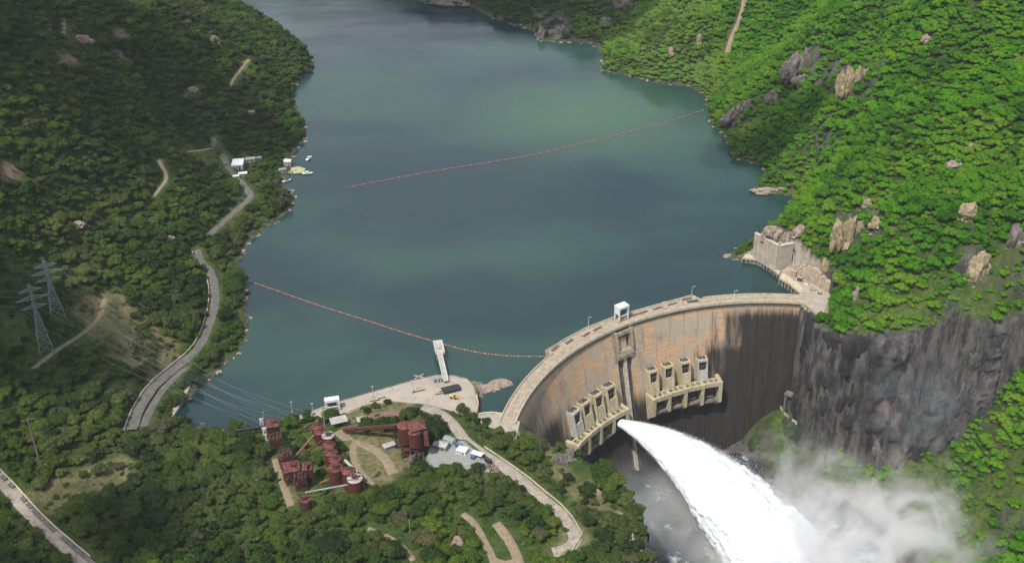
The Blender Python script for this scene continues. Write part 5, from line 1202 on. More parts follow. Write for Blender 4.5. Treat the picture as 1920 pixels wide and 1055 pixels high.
# jetty with its head platform
j = [atz(a, b, 6.0) for a, b in [(836, 714), (824, 662), (822, 648)]]
T_ = thing('jetty', 'long narrow white jetty reaching into the lake with a wider head', 'jetty', j[0]); d = (j[1] - j[0]); L_ = np.linalg.norm(d); u = d / L_; v = np.array([-u[1], u[0], 0])
n_ = 9
for k in range(n_):
    a, b_ = j[0] + d * k / n_, j[0] + d * (k + .97) / n_; MB().bar(a, b_, 3.6, .7).build('deck_slab', M_CREAMW, T_)
    c = j[0] + d * (k + .5) / n_
for s in (-1, 1): MB().bar(j[0] + v * 1.7 * s + [0, 0, .8], j[1] + v * 1.7 * s + [0, 0, .8], .25, .7).build('parapet', M_WHITE, T_)
for s in (-.6, .6): MB().bar(j[0] + v * s + [0, 0, .42], j[1] + v * s + [0, 0, .42], .12, .1).build('rail', M_UNDER, T_)
for k in (2, 5, 8):
    c = j[0] + d * k / n_; MB().cyl((c[0], c[1], -4), .8, 9.8, 10).build('pier', M_CREST, T_)
c = (j[1] + atz(822, 642, 6)) / 2; MB().box((c[0], c[1], 5.9), (6.6, 15, 1.2), math.atan2(u[1], u[0]) - math.pi / 2).build('head_slab', M_CREAMW, T_)
for s in (-1, 1): MB().bar(c + v * 3.1 * s - u * 7.3 + [0, 0, 1.2], c + v * 3.1 * s + u * 7.3 + [0, 0, 1.2], .3, 1.2).build('parapet', M_WHITE, T_)
MB().bar(c + v * 3.1 + u * 7.3 + [0, 0, 1.2], c - v * 3.1 + u * 7.3 + [0, 0, 1.2], .3, 1.2).build('parapet', M_WHITE, T_)
MB().box((c[0], c[1], 7.1), (2.4, 6, 1.3), math.atan2(u[1], u[0]) - math.pi / 2).build('hoist_cover', M_SHEET, T_)
for sx in (-1, 1):
    for sy in (-1, 1): q = c + v * 2.2 * sx + u * 5.5 * sy; MB().cyl((q[0], q[1], -4), .6, 9.5, 8).build('pier', M_CREST, T_)
# crossed barge
p = atz(786, 707, 0); T_ = thing('crossed_raft', 'dark raft of crossed beams floating just off the quay', 'raft', p)
for a_, m_, w in ((.75, M_SHEET, 8), (-.35, M_SHEET, 8)):
    MB().bar((-w / 2 * math.cos(a_), -w / 2 * math.sin(a_), .7), (w / 2 * math.cos(a_), w / 2 * math.sin(a_), .7), .8, .5).build('beam', m_, T_, local=True)
    MB().bar((-w / 2 * math.cos(a_), -w / 2 * math.sin(a_), .1), (w / 2 * math.cos(a_), w / 2 * math.sin(a_), .1), 2.0, .7).build('float', M_BLACK, T_, local=True)
# ------------------------------------------------------------------ floating booms
M_BOOM = weathered('orange_float', (0.40, 0.10, 0.065), (0.34, 0.12, 0.09), 0.5, rough=.5); M_BOOMW = weathered('pale_float', (0.45, 0.3, 0.25), (0.38, 0.25, 0.21), 0.5, rough=.5)
def boom(pts, step, r, label):
    L = smooth_line(np.array([atz(a, b, 0.15) for a, b in pts]), 4.0); s = np.concatenate([[0], np.cumsum(np.linalg.norm(np.diff(L, axis=0), axis=1))]); T_ = thing('floating_boom', label, 'floating boom', L[0])
    mb = MB(); n_ = int(s[-1] / step); Q = np.stack([np.interp(np.linspace(0, s[-1], n_), s, L[:, i]) for i in range(3)], -1)
    for a, b_ in zip(Q[:-1], Q[1:]): mb.bar(a - [0, 0, .05], b_ - [0, 0, .05], .3)
    mb.build('cable', M_BOOM, T_)
    ms = [MB().bar((-r * 1.25, 0, 0), (r * 1.25, 0, 0), r * 2, n=7, w2=r * 1.7).mesh('float', m_) for m_ in (M_BOOM, M_BOOMW)]
    for i in range(n_ - 1):
        d = Q[i + 1] - Q[i]; o = bpy.data.objects.new('float', ms[i % 3 == 2]); o.location = [float(q) for q in ((Q[i] + Q[i + 1]) / 2 - L[0])]; o.rotation_euler = (0, 0, math.atan2(d[1], d[0])); link(o, T_)
boom([(468, 527), (520, 545), (600, 573), (680, 598), (760, 624), (805, 637), (850, 650), (900, 661), (960, 667), (1023, 668)], 2.6, .45, 'string of orange floats across the lake from the left shore to the dam')
boom([(648, 352), (720, 338), (800, 323), (900, 307), (1000, 290), (1100, 267), (1180, 247), (1260, 225), (1320, 206)], 3.0, .5, 'string of orange floats across the upper lake to the right shore')
# ------------------------------------------------------------------ pylons, poles, wires
M_STEEL = weathered('galvanised_steel', (0.30, 0.31, 0.32), (0.20, 0.21, 0.22), 1.0, rough=.5)
def pylon(px, py, H, rz, label):
    p = G(px, py); T_ = thing('lattice_pylon', label, 'pylon', p, rz, None); clear_at(p, 5); w0, w1 = 4.6, .9; wz = lambda z: w0 + (w1 - w0) * min(1, z / (H * .62)) if z < H * .62 else w1
    for sx in (-1, 1):
        for sy in (-1, 1):
            mb = MB(); mb.bar((sx * w0, sy * w0, -1), (sx * w1, sy * w1, H * .62), .42); mb.bar((sx * w1, sy * w1, H * .62), (sx * .5, sy * .5, H), .34); mb.build('leg', M_STEEL, T_, local=True)
    mb = MB(); z = 0; 
    while z < H * .97:
        a = wz(z); z2 = z + max(2.2, a * 1.5); b = wz(z2)
        for s in (-1, 1):
            mb.bar((-a, s * a, z), (b, s * b, z2), .2); mb.bar((a, s * a, z), (-b, s * b, z2), .2); mb.bar((s * a, -a, z), (s * b, b, z2), .2); mb.bar((s * a, a, z), (s * b, -b, z2), .2)
            mb.bar((-b, s * b, z2), (b, s * b, z2), .2); mb.bar((s * b, -b, z2), (s * b, b, z2), .2)
        z = z2
    mb.build('lattice', M_STEEL, T_, local=True); ends = []
    for q, (zh, arm) in enumerate([(.66, 8.5), (.79, 10.5), (.91, 7.5)]):
        for s in (-1, 1):
            mb = MB(); zz_ = H * zh
            for sy in (-.8, .8): mb.bar((0, sy, zz_), (s * arm, 0, zz_ + .3), .26); mb.bar((0, sy, zz_ + 2.6), (s * arm, 0, zz_ + .3), .26)
            for k in range(1, 4): mb.bar((s * arm * k / 4, 0, zz_), (s * arm * k / 4, 0, zz_ + 2.6 * (1 - k / 4)), .16)
            o = mb.build('cross_arm', M_STEEL, T_, local=True); MB().cyl((s * arm, 0, zz_ - 2.2), .22, 2.5, 6).build('insulator', M_BRN, o, local=True)
            ends.append(np.array([p[0] + math.cos(rz) * s * arm, p[1] + math.sin(rz) * s * arm, p[2] + zz_ - 2.2]))
    mb = MB(); mb.bar((-1.8, 0, H), (1.8, 0, H), .3); mb.bar((0, 0, H - 1), (0, 0, H + 2.5), .3); mb.build('peak', M_STEEL, T_, local=True)
    return ends
E1 = pylon(86, 655, 50, .5, 'tall grey lattice pylon with three pairs of arms, the nearer of two')
E2 = pylon(108, 590, 42, .5, 'grey lattice pylon standing just behind and right of the taller one')
M_WIRE = weathered('wire', (0.30, 0.31, 0.32), (0.26, 0.26, 0.27), 1.0, rough=.5)
def wire(a, b_, sag, label, r=.09):
    mb = MB(); n_ = 26; P = [a + (b_ - a) * k / n_ - np.array([0, 0, sag * 4 * (k / n_) * (1 - k / n_)]) for k in range(n_ + 1)]
    for q, w in zip(P[:-1], P[1:]): mb.bar(q, w, r, n=4)
    tag(mb.build('power_line', M_WIRE), label, 'power line', 'power lines')
ARM = ['lower left', 'lower right', 'middle left', 'middle right', 'upper left', 'upper right']
stub = [(548, 772, 12), (566, 772, 12), (588, 766, 13), (606, 760, 13)]
for i, e in enumerate(E1[:6]):
    q = atz(500 + 18 * i, 792 - 3 * i, 15); wire(e, q, 9, 'power line from the %s arm of the nearer pylon to the quay' % ARM[i], .05)
    wire(e, e + np.array([-420, 60, 25.0]), 14, 'power line running left from the %s arm of the nearer pylon' % ARM[i], .06)
for i, e in enumerate(E2[:6]):
    q = atz(470 + 16 * i, 796 - 3 * i, 15); wire(e, q, 10, 'power line from the %s arm of the farther pylon to the quay' % ARM[i], .05)
    wire(e, e + np.array([-420, 80, 30.0]), 14, 'power line running left from the %s arm of the farther pylon' % ARM[i], .06)
def wood_pole(px, py, h, label, r=.35, arm=3.0, mat=None, double=False):
    p = G(px, py); T_ = thing('utility_pole', label, 'pole', p, .3); clear_at(p, 1.5); m_ = mat or M_UNDER
    for dx in ((-1, 1) if double else (0,)): MB().cyl((dx, 0, -.5), r, h + .5, 8, r * .7).build('pole', m_, T_, local=True)
    MB().box((0, 0, h - .8), (arm * 2, .3, .35)).build('cross_arm', m_, T_, local=True)
    for s in (-1, 0, 1): MB().cyl((s * arm * .85, 0, h - .6), .14, .7, 6).build('insulator', M_BRN, T_, local=True)
wood_pole(73, 860, 30, 'thick brown pole with a dark crossbar on the left, above the dry clearing', .7, 4.0, weathered('brown_pole', (.20, .15, .12), (.13, .1, .085), .5))
wood_pole(218, 857, 11, 'slim grey pole at the top edge of the dry clearing', .22, 1)
wood_pole(207, 986, 9, 'slim grey pole among the trees below the dry clearing', .3, .8)
wood_pole(497, 800, 13, 'pale leaning pole beside the white boxes of the left plant', .3, .8, M_SHEET); wood_pole(609, 800, 15, 'pale post beside the farthest silo of the middle row', .35, .6, M_SHEET)
wood_pole(383, 812, 9, 'pair of pale posts in the trees near the slip', .25, 1.2, M_SHEET, True); wood_pole(769, 1000, 11, 'thin white pole in the woodland near the bottom edge', .18, .5, M_SHEET)
wood_pole(425, 797, 8, 'short pale post at the tree line beside the lake', .25, .6, M_SHEET); wood_pole(313, 275, 9, 'thin pole above the grass clearing on the left hill', .2, .8)
# ------------------------------------------------------------------ lakeside buildings and boats
shed(447, 313, 11, 16, 5, .1, 'large white roofed building by the road on the left shore', M_WHITE, M_CREAMW, False)
shed(470, 303, 9, 6, 3.5, .2, 'low pale roofed house right of the large white building', M_SHEET, M_CREAMW, False, 1.0)
shed(484, 301, 7, 4, 3.2, .3, 'grey roofed house second right of the large white building', M_GREYB, M_CREAMW, False, 1.0)
shed(456, 330, 8, 4.5, 3.2, .2, 'small white roofed house below the large white building', M_WHITE, M_CREAMW, False, .8)
shed(443, 335, 6, 3.5, 3.0, .3, 'smallest white roofed shed beside the shore road', M_WHITE, M_CREAMW, False)
shed(541, 309, 7, 6, 4.5, -.2, 'boathouse with a white roof at the water on the left shore', M_WHITE, M_CREAMW, False, 1.4)
shed(530, 322, 8, 4, 2.8, .5, 'long grey roofed shed behind the boathouse', M_GREYB, M_CREAMW, False)
shed(472, 214, 7, 5, 3, .2, 'lone pale roofed house higher on the left shore hill', M_ROCKP, M_CREAMW, False)
slab('landing_stage', [atz(a, b, 1.2) for a, b in [(545, 315), (560, 312), (573, 316), (570, 323), (552, 325)]], .4, 1.25, weathered('yellow_sand', (.42, .38, .22), (.3, .3, .16), .4), 'flat yellowish landing stage below the boathouse', 'landing stage')
def boat(px, py, L_, rz, label, cab=True):
    p = atz(px, py, 0); T_ = thing('boat', label, 'boat', p, rz, 'boats off the left shore'); w = L_ * .16; V = []
    prof = [(-.5, .85, 0), (-.2, 1, 0), (.15, .95, 0), (.38, .55, .1), (.5, .02, .25)]
    for x, k, dz in prof:
        for s in (-1, 1): V.append((x * L_, s * w * k, 1.1 + dz)); V.append((x * L_ * .94, s * w * k * .6, -.3))
    F = []
    for i in range(4):
        a = i * 4; F += [(a, a + 1, a + 5, a + 4), (a + 2, a + 6, a + 7, a + 3), (a + 1, a + 3, a + 7, a + 5), (a, a + 4, a + 6, a + 2)]
    F += [(0, 2, 3, 1)]; MB().add(V, F).build('hull', M_WHITE, T_, local=True)
    if cab: MB().box((-.05 * L_, 0, 1.9), (L_ * .36, w * 1.3, 1.5), 0, .85).build('cabin', M_WHITE, T_, local=True); MB().box((-.05 * L_, 0, 2.05), (L_ * .37, w * 1.34, .5), 0, .95).build('window', M_BLACK, T_, local=True)
    else: MB().box((0, 0, 1.2), (L_ * .5, w * 1.2, .2)).build('seat', M_DARK, T_, local=True)
boat(579.5, 298, 10, 1.2, 'white boat with a dark stern moored farthest from the landing stage'); boat(577, 326, 11, .05, 'long white boat lying level off the landing stage'); boat(553, 321, 8, -.2, 'white boat tied up at the landing stage')
boat(538, 340, 9, .6, 'narrow pale boat against the shore below the landing stage', False)
# lakeside bank edge
p = atz(553, 380, 0)

clear_at(G(1080, 880), 7); clear_at(G(1060, 872), 4); clear_at(G(1098, 900), 5)
# ------------------------------------------------------------------ the spilling jet
th0 = 129.4; a0 = math.radians(th0); J0 = np.array([DC[0] + math.cos(a0) * 165.0, DC[1] + math.sin(a0) * 165.0, -58.5])
JD = np.array([0.775, -0.632, 0]); JD /= np.linalg.norm(JD); JS = np.array([-JD[1], JD[0], 0]); V0, VZ = 33.0, 4.5
def jet_c(s): t = s / V0; return J0 + JD * s + np.array([0, 0, VZ * t - 4.9 * t * t])
jm, n, l, b = nt('white_water')
g = n.new('ShaderNodeNewGeometry').outputs['Position']
jmp = n.new('ShaderNodeMapping'); jmp.inputs['Rotation'].default_value = (0, 0, math.atan2(.632, .775)); l.new(g, jmp.inputs[0])
l.new(mixc(n, l, mrange(n, l, noise_node(n, l, jmp.outputs[0], .30, 9, .75, (.14, 1, 1)), .34, .56), (0.56, 0.60, 0.64), (0.82, 0.84, 0.86)), b.inputs['Base Color']); b.inputs['Roughness'].default_value = .9; b.inputs['Specular IOR Level'].default_value = .1
b.inputs['Subsurface Weight'].default_value = 0.0
bump(n, l, b, noise_node(n, l, g, .6, 8, .75), .5, .5)
NS, NR = 210, 96; S = np.linspace(-2, 165, NS); V = []
for i, s in enumerate(S):
    c = jet_c(max(s, 0)) + JD * min(s, 0); k = max(s, 0) / 165.0
    w = 4.0 + 49 * k ** .97; h = 2.6 + 20 * k ** 1.15
    tdir = jet_c(s + 1) - jet_c(s); tdir /= np.linalg.norm(tdir); nn = np.cross(JS, tdir); nn = nn if nn[2] > 0 else -nn
    a = np.linspace(0, 2 * math.pi, NR, endpoint=False)
    # threads that run with the flow, finer lumps that grow with distance
    thr = fbm(np.cos(a) * 3.2, np.sin(a) * 3.2, s * .018, 7, 4) * (.08 + .16 * k); lump = fbm(np.cos(a) * w * .16, np.sin(a) * w * .16, s * .11, 17, 5) * (.04 + .13 * min(1, k * 1.6))
    fr = np.abs(vn(np.cos(a) * w * .35, np.sin(a) * w * .35, s * .30, 23)) * .07 * min(1, k * 3)
    r = 1 + thr + lump + fr
    P = c[None, :] + JS[None, :] * (np.cos(a) * r * w)[:, None] + nn[None, :] * (np.sin(a) * r * h)[:, None]; V.append(P)
V = np.vstack(V); id_ = np.arange(NS * NR).reshape(NS, NR); nx_ = np.roll(id_, -1, 1)
F_ = np.stack([id_[:-1], nx_[:-1], nx_[1:], id_[1:]], -1).reshape(-1, 4)
V[:, 2] = np.maximum(V[:, 2], RIVER - 1.5)
jet = link(bpy.data.objects.new('water_jet', npmesh('water_jet', V, F_, jm, True))); tag(jet, 'huge white jet of water shooting from the left bank of gates down into the gorge', 'water jet')
# torn spray round the jet and foam heaps on the river
rs = np.random.default_rng(31); nS = 60000; s = 165 * rs.uniform(size=nS) ** .8; k = s / 165; a = rs.uniform(0, 6.283, nS); q = 1.0 + np.abs(rs.normal(size=nS)) * (.05 + .10 * k)
base = J0 + JD * s[:, None]; base[:, 2] += VZ * s / V0 - 4.9 * (s / V0) ** 2
P = base + JS * (np.cos(a) * q * (4.0 + 49 * k ** .97))[:, None]; P[:, 2] += np.sin(a) * q * (2.6 + 20 * k ** 1.15)
ok = P[:, 2] > RIVER; P, k = P[ok], k[ok]; m = len(P)
def flakes(P, sz, name, mat, label):
    m = len(P); d1 = rs.normal(size=(m, 3)); d1 /= np.linalg.norm(d1, axis=1)[:, None]; d2 = np.cross(d1, rs.normal(size=(m, 3))); d2 /= np.linalg.norm(d2, axis=1)[:, None]; d3_ = np.cross(d1, d2); z = sz[:, None]
    Q = np.stack([P + d1 * z, P - d1 * z * .5 + d2 * z * .8, P - d1 * z * .5 - d2 * z * .4 + d3_ * z * .7, P - d1 * z * .5 - d2 * z * .4 - d3_ * z * .7], 1).reshape(-1, 3); i = np.arange(m)[:, None] * 4
    F = np.concatenate([i + [0, 1, 2], i + [0, 2, 3], i + [0, 3, 1], i + [1, 3, 2]]); return tag(link(bpy.data.objects.new(name, npmesh(name, Q, F, mat))), label, kind='stuff')
flakes(P, rs.uniform(.08, .30, m) * (.6 + k), 'spray', jm, 'flying white spray torn from the edges of the jet')
# ------------------------------------------------------------------ mist: closed ellipsoids of thin vapour
def mist(c, r, rz, dens, scale, lo, hi, label, col=(.99, .99, 1.0)):
    m = bpy.data.materials.new('mist'); m.use_nodes = True; n, l = m.node_tree.nodes, m.node_tree.links; n.remove(n['Principled BSDF'])
    pv = n.new('ShaderNodeVolumePrincipled'); pv.inputs['Color'].default_value = (*col, 1); pv.inputs['Anisotropy'].default_value = 0.0; l.new(pv.outputs[0], n['Material Output'].inputs['Volume'])
    tc = n.new('ShaderNodeTexCoord'); ln = n.new('ShaderNodeVectorMath'); ln.operation = 'LENGTH'; l.new(tc.outputs['Object'], ln.inputs[0])
    g = n.new('ShaderNodeNewGeometry').outputs['Position']; nz = noise_node(n, l, g, scale, 3, .6)
    nz.node.inputs['Distortion'].default_value = .8
    fall = mrange(n, l, ln.outputs['Value'], 1.0, .25); d = mth(n, l, 'MULTIPLY', fall, mrange(n, l, nz, lo, hi)); l.new(mth(n, l, 'MULTIPLY', d, dens), pv.inputs['Density'])
    v, f = I3_; o = link(bpy.data.objects.new('mist', npmesh('mist', v * 1.03, [tuple(int(i) for i in q) for q in f], m))); o.location = [float(q) for q in c]; o.scale = r; o.rotation_euler = (0, 0, rz); return tag(o, label, kind='stuff')
mist(atz(1585, 1015, -106), (135, 80, 27), .2, .12, .032, .36, .62, 'thick white mist boiling up where the jet meets the river')
mist(atz(1490, 895, -96), (66, 48, 38), .2, .042, .040, .44, .68, 'drifting wisps of mist above the river beside the jet')
mist(atz(1700, 940, -92), (66, 50, 38), .2, .045, .036, .48, .68, 'loose mist drifting over the green bank on the right')
mist(atz(1215, 950, -90), (52, 60, 50), -.6, .014, .024, .30, .62, 'grey mist hanging under the jet against the dam')
mist(atz(1765, 735, -35), (74, 40, 62), .2, .0045, .014, .25, .62, 'thin blue veil of spray in front of the right cliff', (.80, .88, .97))
mist(atz(1790, 1010, -98), (72, 48, 26), .2, .028, .036, .44, .68, 'faint spray drifting over the green bank in the bottom right corner')
mist(jet_c(105) + np.array([0, 0, -14]), (92, 66, 34), math.atan2(-.632, .775), .034, .035, .34, .62, 'fine bright spray hanging round the falling jet')

# ------------------------------------------------------------------ unseen clouds, added out of view for the shade they cast on the valley
cm, n, l, b = nt('cloud'); b.inputs['Base Color'].default_value = (.9, .9, .9, 1); b.inputs['Roughness'].default_value = 1; b.inputs['Specular IOR Level'].default_value = 0; b.inputs['Alpha'].default_value = .30
def cloud(gx, gy, r, seed, alt=1250, label=''):
    c = np.array([gx, gy, 0]) + SUN * (alt / SUN[2]); mb = MB(); rr = random.Random(seed)
    for k in range(16):
        a = rr.uniform(0, 6.283); q = math.sqrt(rr.random()); s = r * rr.uniform(.28, .5)
        rock_mb(mb, (math.cos(a) * q * r * 1.3, math.sin(a) * q * r * .8, rr.uniform(-.1, .2) * r), (s, s * .9, s * .5), seed * 31 + k, 2)
    o = link(bpy.data.objects.new('cloud', mb.mesh('cloud', cm, True))); o.location = [float(v) for v in c]; return tag(o, label, 'cloud')
cloud(-500, 1060, 190, 1, label='unseen white cumulus placed to shade the far left hillside'); cloud(-420, 690, 125, 2, label='small unseen cumulus placed to shade the wood beside the shore road')
cloud(-20, 1560, 190, 3, label='broad unseen cumulus placed to shade the far end of the lake'); cloud(130, 1500, 105, 4, label='unseen cumulus placed to shade the hill behind the bright headland')
cloud(255, 1030, 62, 5, label='small unseen cumulus placed to shade the shore above the wharf'); cloud(-260, 470, 60, 6, label='small unseen cumulus placed to shade the trees in the bottom left corner')

# thin air: far slopes fade a little
hm = bpy.data.materials.new('haze'); hm.use_nodes = True; n, l = hm.node_tree.nodes, hm.node_tree.links; n.remove(n['Principled BSDF'])
pv = n.new('ShaderNodeVolumePrincipled'); pv.inputs['Color'].default_value = (.82, .90, 1.0, 1); pv.inputs['Density'].default_value = 0.000028; l.new(pv.outputs[0], n['Material Output'].inputs['Volume'])
tag(MB().box((50, 1000, (640 + RIVER - 90) / 2), (3800, 2400 * 2, 640 - RIVER + 90)).build('haze', hm), 'faint blue air haze filling the valley', kind='stuff')
# ------------------------------------------------------------------ trees
def leaf_mat(name, c1, c2, c3):
    m, n, l, b = nt(name)
    oi = n.new('ShaderNodeObjectInfo'); rnd = oi.outputs['Random']; loc = oi.outputs['Location']
    g = n.new('ShaderNodeNewGeometry').outputs['Position']
    col = mixc(n, l, rnd, c1, c2)
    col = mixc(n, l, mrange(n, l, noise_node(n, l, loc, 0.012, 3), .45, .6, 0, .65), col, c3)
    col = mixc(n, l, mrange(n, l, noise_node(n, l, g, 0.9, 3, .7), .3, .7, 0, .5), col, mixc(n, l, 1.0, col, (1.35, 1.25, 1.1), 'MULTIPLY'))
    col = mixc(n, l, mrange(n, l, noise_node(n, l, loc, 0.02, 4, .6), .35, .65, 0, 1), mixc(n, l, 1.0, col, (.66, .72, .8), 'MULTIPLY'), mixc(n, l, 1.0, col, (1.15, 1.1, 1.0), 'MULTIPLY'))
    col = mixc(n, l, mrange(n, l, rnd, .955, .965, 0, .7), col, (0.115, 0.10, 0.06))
    # yellower species on the right bank, with its sunlit brightness painted into the leaves
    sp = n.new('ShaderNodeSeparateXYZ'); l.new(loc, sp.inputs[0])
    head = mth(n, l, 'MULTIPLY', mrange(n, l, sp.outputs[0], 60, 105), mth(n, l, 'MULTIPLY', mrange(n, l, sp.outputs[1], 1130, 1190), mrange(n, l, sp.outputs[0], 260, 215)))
    fresh_sunlit = mixc(n, l, mrange(n, l, sp.outputs[0], 150, 280, 0, .95), col, mixc(n, l, 1.0, col, (1.6, 2.6, .5), 'MULTIPLY'))
    col = mixc(n, l, mth(n, l, 'MULTIPLY', head, .8), fresh_sunlit, mixc(n, l, 1.0, col, (3.0, 2.8, 2.2), 'MULTIPLY'))  # headland sunlight painted in: its crowns get a paler leaf colour
    col = mixc(n, l, 1.0, col, (0.17, 0.30, 0.06), 'DARKEN')
    l.new(col, b.inputs['Base Color']); b.inputs['Roughness'].default_value = 0.6; b.inputs['Specular IOR Level'].default_value = 0.25
    tr = n.new('ShaderNodeBsdfTranslucent'); l.new(mixc(n, l, 1.0, col, (1.3, 1.5, .6), 'MULTIPLY'), tr.inputs['Color'])
    mx = n.new('ShaderNodeMixShader'); mx.inputs[0].default_value = 0.32
    l.new(b.outputs[0], mx.inputs[1]); l.new(tr.outputs[0], mx.inputs[2]); l.new(mx.outputs[0], n['Material Output'].inputs['Surface'])
    return m
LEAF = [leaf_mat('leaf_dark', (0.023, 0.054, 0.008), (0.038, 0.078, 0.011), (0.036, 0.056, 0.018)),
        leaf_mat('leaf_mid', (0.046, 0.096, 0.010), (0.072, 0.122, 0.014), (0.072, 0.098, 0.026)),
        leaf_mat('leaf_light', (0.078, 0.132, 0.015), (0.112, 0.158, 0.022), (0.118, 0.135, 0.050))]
BARK = weathered('bark', (0.10, 0.08, 0.06), (0.17, 0.14, 0.11), 1.5)
ICO_V = ICO_F = None
def ico(sub):
    t = (1 + 5 ** .5) / 2; V = [(-1, t, 0), (1, t, 0), (-1, -t, 0), (1, -t, 0), (0, -1, t), (0, 1, t), (0, -1, -t), (0, 1, -t), (t, 0, -1), (t, 0, 1), (-t, 0, -1), (-t, 0, 1)]
    F = [(0, 11, 5), (0, 5, 1), (0, 1, 7), (0, 7, 10), (0, 10, 11), (1, 5, 9), (5, 11, 4), (11, 10, 2), (10, 7, 6), (7, 1, 8), (3, 9, 4), (3, 4, 2), (3, 2, 6), (3, 6, 8), (3, 8, 9), (4, 9, 5), (2, 4, 11), (6, 2, 10), (8, 6, 7), (9, 8, 1)]
    V = [np.array(v) / np.linalg.norm(v) for v in V]
    for _ in range(sub):
        cache = {}; nf = []
        def mid(a, b):
            k = (min(a, b), max(a, b))
            if k not in cache: v = V[a] + V[b]; V.append(v / np.linalg.norm(v)); cache[k] = len(V) - 1
            return cache[k]
        for a, b, c in F:
            ab, bc, ca = mid(a, b), mid(b, c), mid(c, a); nf += [(a, ab, ca), (b, bc, ab), (c, ca, bc), (ab, bc, ca)]
        F = nf
    return np.array(V), np.array(F)
I1 = ico(1); I2 = ico(2)
def crown_arrays(seed, nlobe, nleaf, leaf, flat=0.6):
    """unit crown (radius 1): lobed core plus many leaf clumps; returns verts, quads/tris"""
    r = np.random.default_rng(seed); lobes = []
    for k in range(nlobe):
        a = k * 2.4 + r.uniform(-.5, .5); q = 0 if k == 0 else math.sqrt(k / nlobe) * .72
        lobes.append((q * math.cos(a), q * math.sin(a), .62 + (1 - q) * flat * .45 + r.uniform(-.1, .1), r.uniform(.30, .46)))
    V, F = [], []; n0 = 0
    for x, y, z, s in lobes:
        v, f = I1; dd = 1 + .18 * vn(v[:, 0] * 2 + x * 9, v[:, 1] * 2 + y * 9, v[:, 2] * 2, seed)
        p = v * (s * .78 * dd)[:, None] * np.array([1, 1, .8]) + np.array([x, y, z]); V.append(p)
        F += [tuple(q + n0) for q in f]; n0 += len(v)
    cen = np.array([l_[:3] for l_ in lobes]); rad_ = np.array([l_[3] for l_ in lobes])
    li = r.integers(0, nlobe, nleaf * 2); d = r.normal(size=(nleaf * 2, 3)); d[:, 2] = np.where(d[:, 2] < -.35, -d[:, 2], d[:, 2]); d /= np.linalg.norm(d, axis=1)[:, None]
    P = cen[li] + d * (rad_[li] * r.uniform(.80, 1.16, nleaf * 2))[:, None] * np.array([1, 1, .85])
    keep = np.ones(len(P), bool)
    for c, s in zip(cen, rad_): keep &= ~(np.linalg.norm((P - c) / np.array([1, 1, .85]), axis=1) < s * .74)
    P, d = P[keep][:nleaf], d[keep][:nleaf]; m = len(P)
    nrm_ = d + r.normal(size=(m, 3)) * .45; nrm_ /= np.linalg.norm(nrm_, axis=1)[:, None]
    u = np.cross(nrm_, r.normal(size=(m, 3))); u /= np.linalg.norm(u, axis=1)[:, None]; w = np.cross(nrm_, u)
    s1 = (leaf * r.uniform(.6, 1.35, m))[:, None]; s2 = s1 * r.uniform(.5, .9, m)[:, None]
    Q = np.stack([P - u * s1, P - w * s2 + nrm_ * s1 * .25, P + u * s1, P + w * s2 + nrm_ * s1 * .25], 1).reshape(-1, 3)
    F += [tuple(range(n0 + 4 * i, n0 + 4 * i + 4)) for i in range(m)]; V.append(Q)
    return np.vstack(V), F
def trunk_mb(seed, big=True):
    r = random.Random(seed); mb = MB(); mb.bar((0, 0, -.15), (r.uniform(-.05, .05), r.uniform(-.05, .05), .38), .10, n=7, w2=.075)
    for k in range(4 if big else 2):
        a = k * 1.7 + r.random(); mb.bar((0, 0, .33), (.42 * math.cos(a), .42 * math.sin(a), .72), .055, n=5, w2=.025)
    return mb
SHAPES = [(7, 11, .6), (8, 9, .75), (9, 8, .45), (10, 12, .55), (11, 7, .9)]
crownsN, trunks, farvar = [], [], []
for k, (sd_, nl, fl) in enumerate(SHAPES):
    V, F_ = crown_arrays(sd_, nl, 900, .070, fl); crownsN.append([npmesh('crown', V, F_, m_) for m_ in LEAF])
    trunks.append(trunk_mb(sd_).mesh('trunk', BARK))
    V, F_ = crown_arrays(sd_ + 50, nl, 480, .095, fl)
    tv = trunk_mb(sd_, False); o_ = len(V); Vv = np.vstack([V, np.array(tv.v)]); Fv = F_ + [tuple(i + o_ for i in f) for f in tv.f]; nf = len(F_)
    for m_ in LEAF:
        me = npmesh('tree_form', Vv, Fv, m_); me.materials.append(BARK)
        for p_ in me.polygons[nf:]: p_.material_index = 1
        farvar.append(me)
# low bushes
for sd_ in (90, 91):
    V, F_ = crown_arrays(sd_, 5, 130, .16, .3); V = V.copy(); V[:, 2] = (V[:, 2] - .45) * 1.0
    for m_ in LEAF[1:]: farvar.append(npmesh('bush_form', V, F_, m_))
NT = 15
formcol = bpy.data.collections.new('tree_forms')
for k, me in enumerate(farvar):
    o = bpy.data.objects.new('form_%02d' % k, me); formcol.objects.link(o)

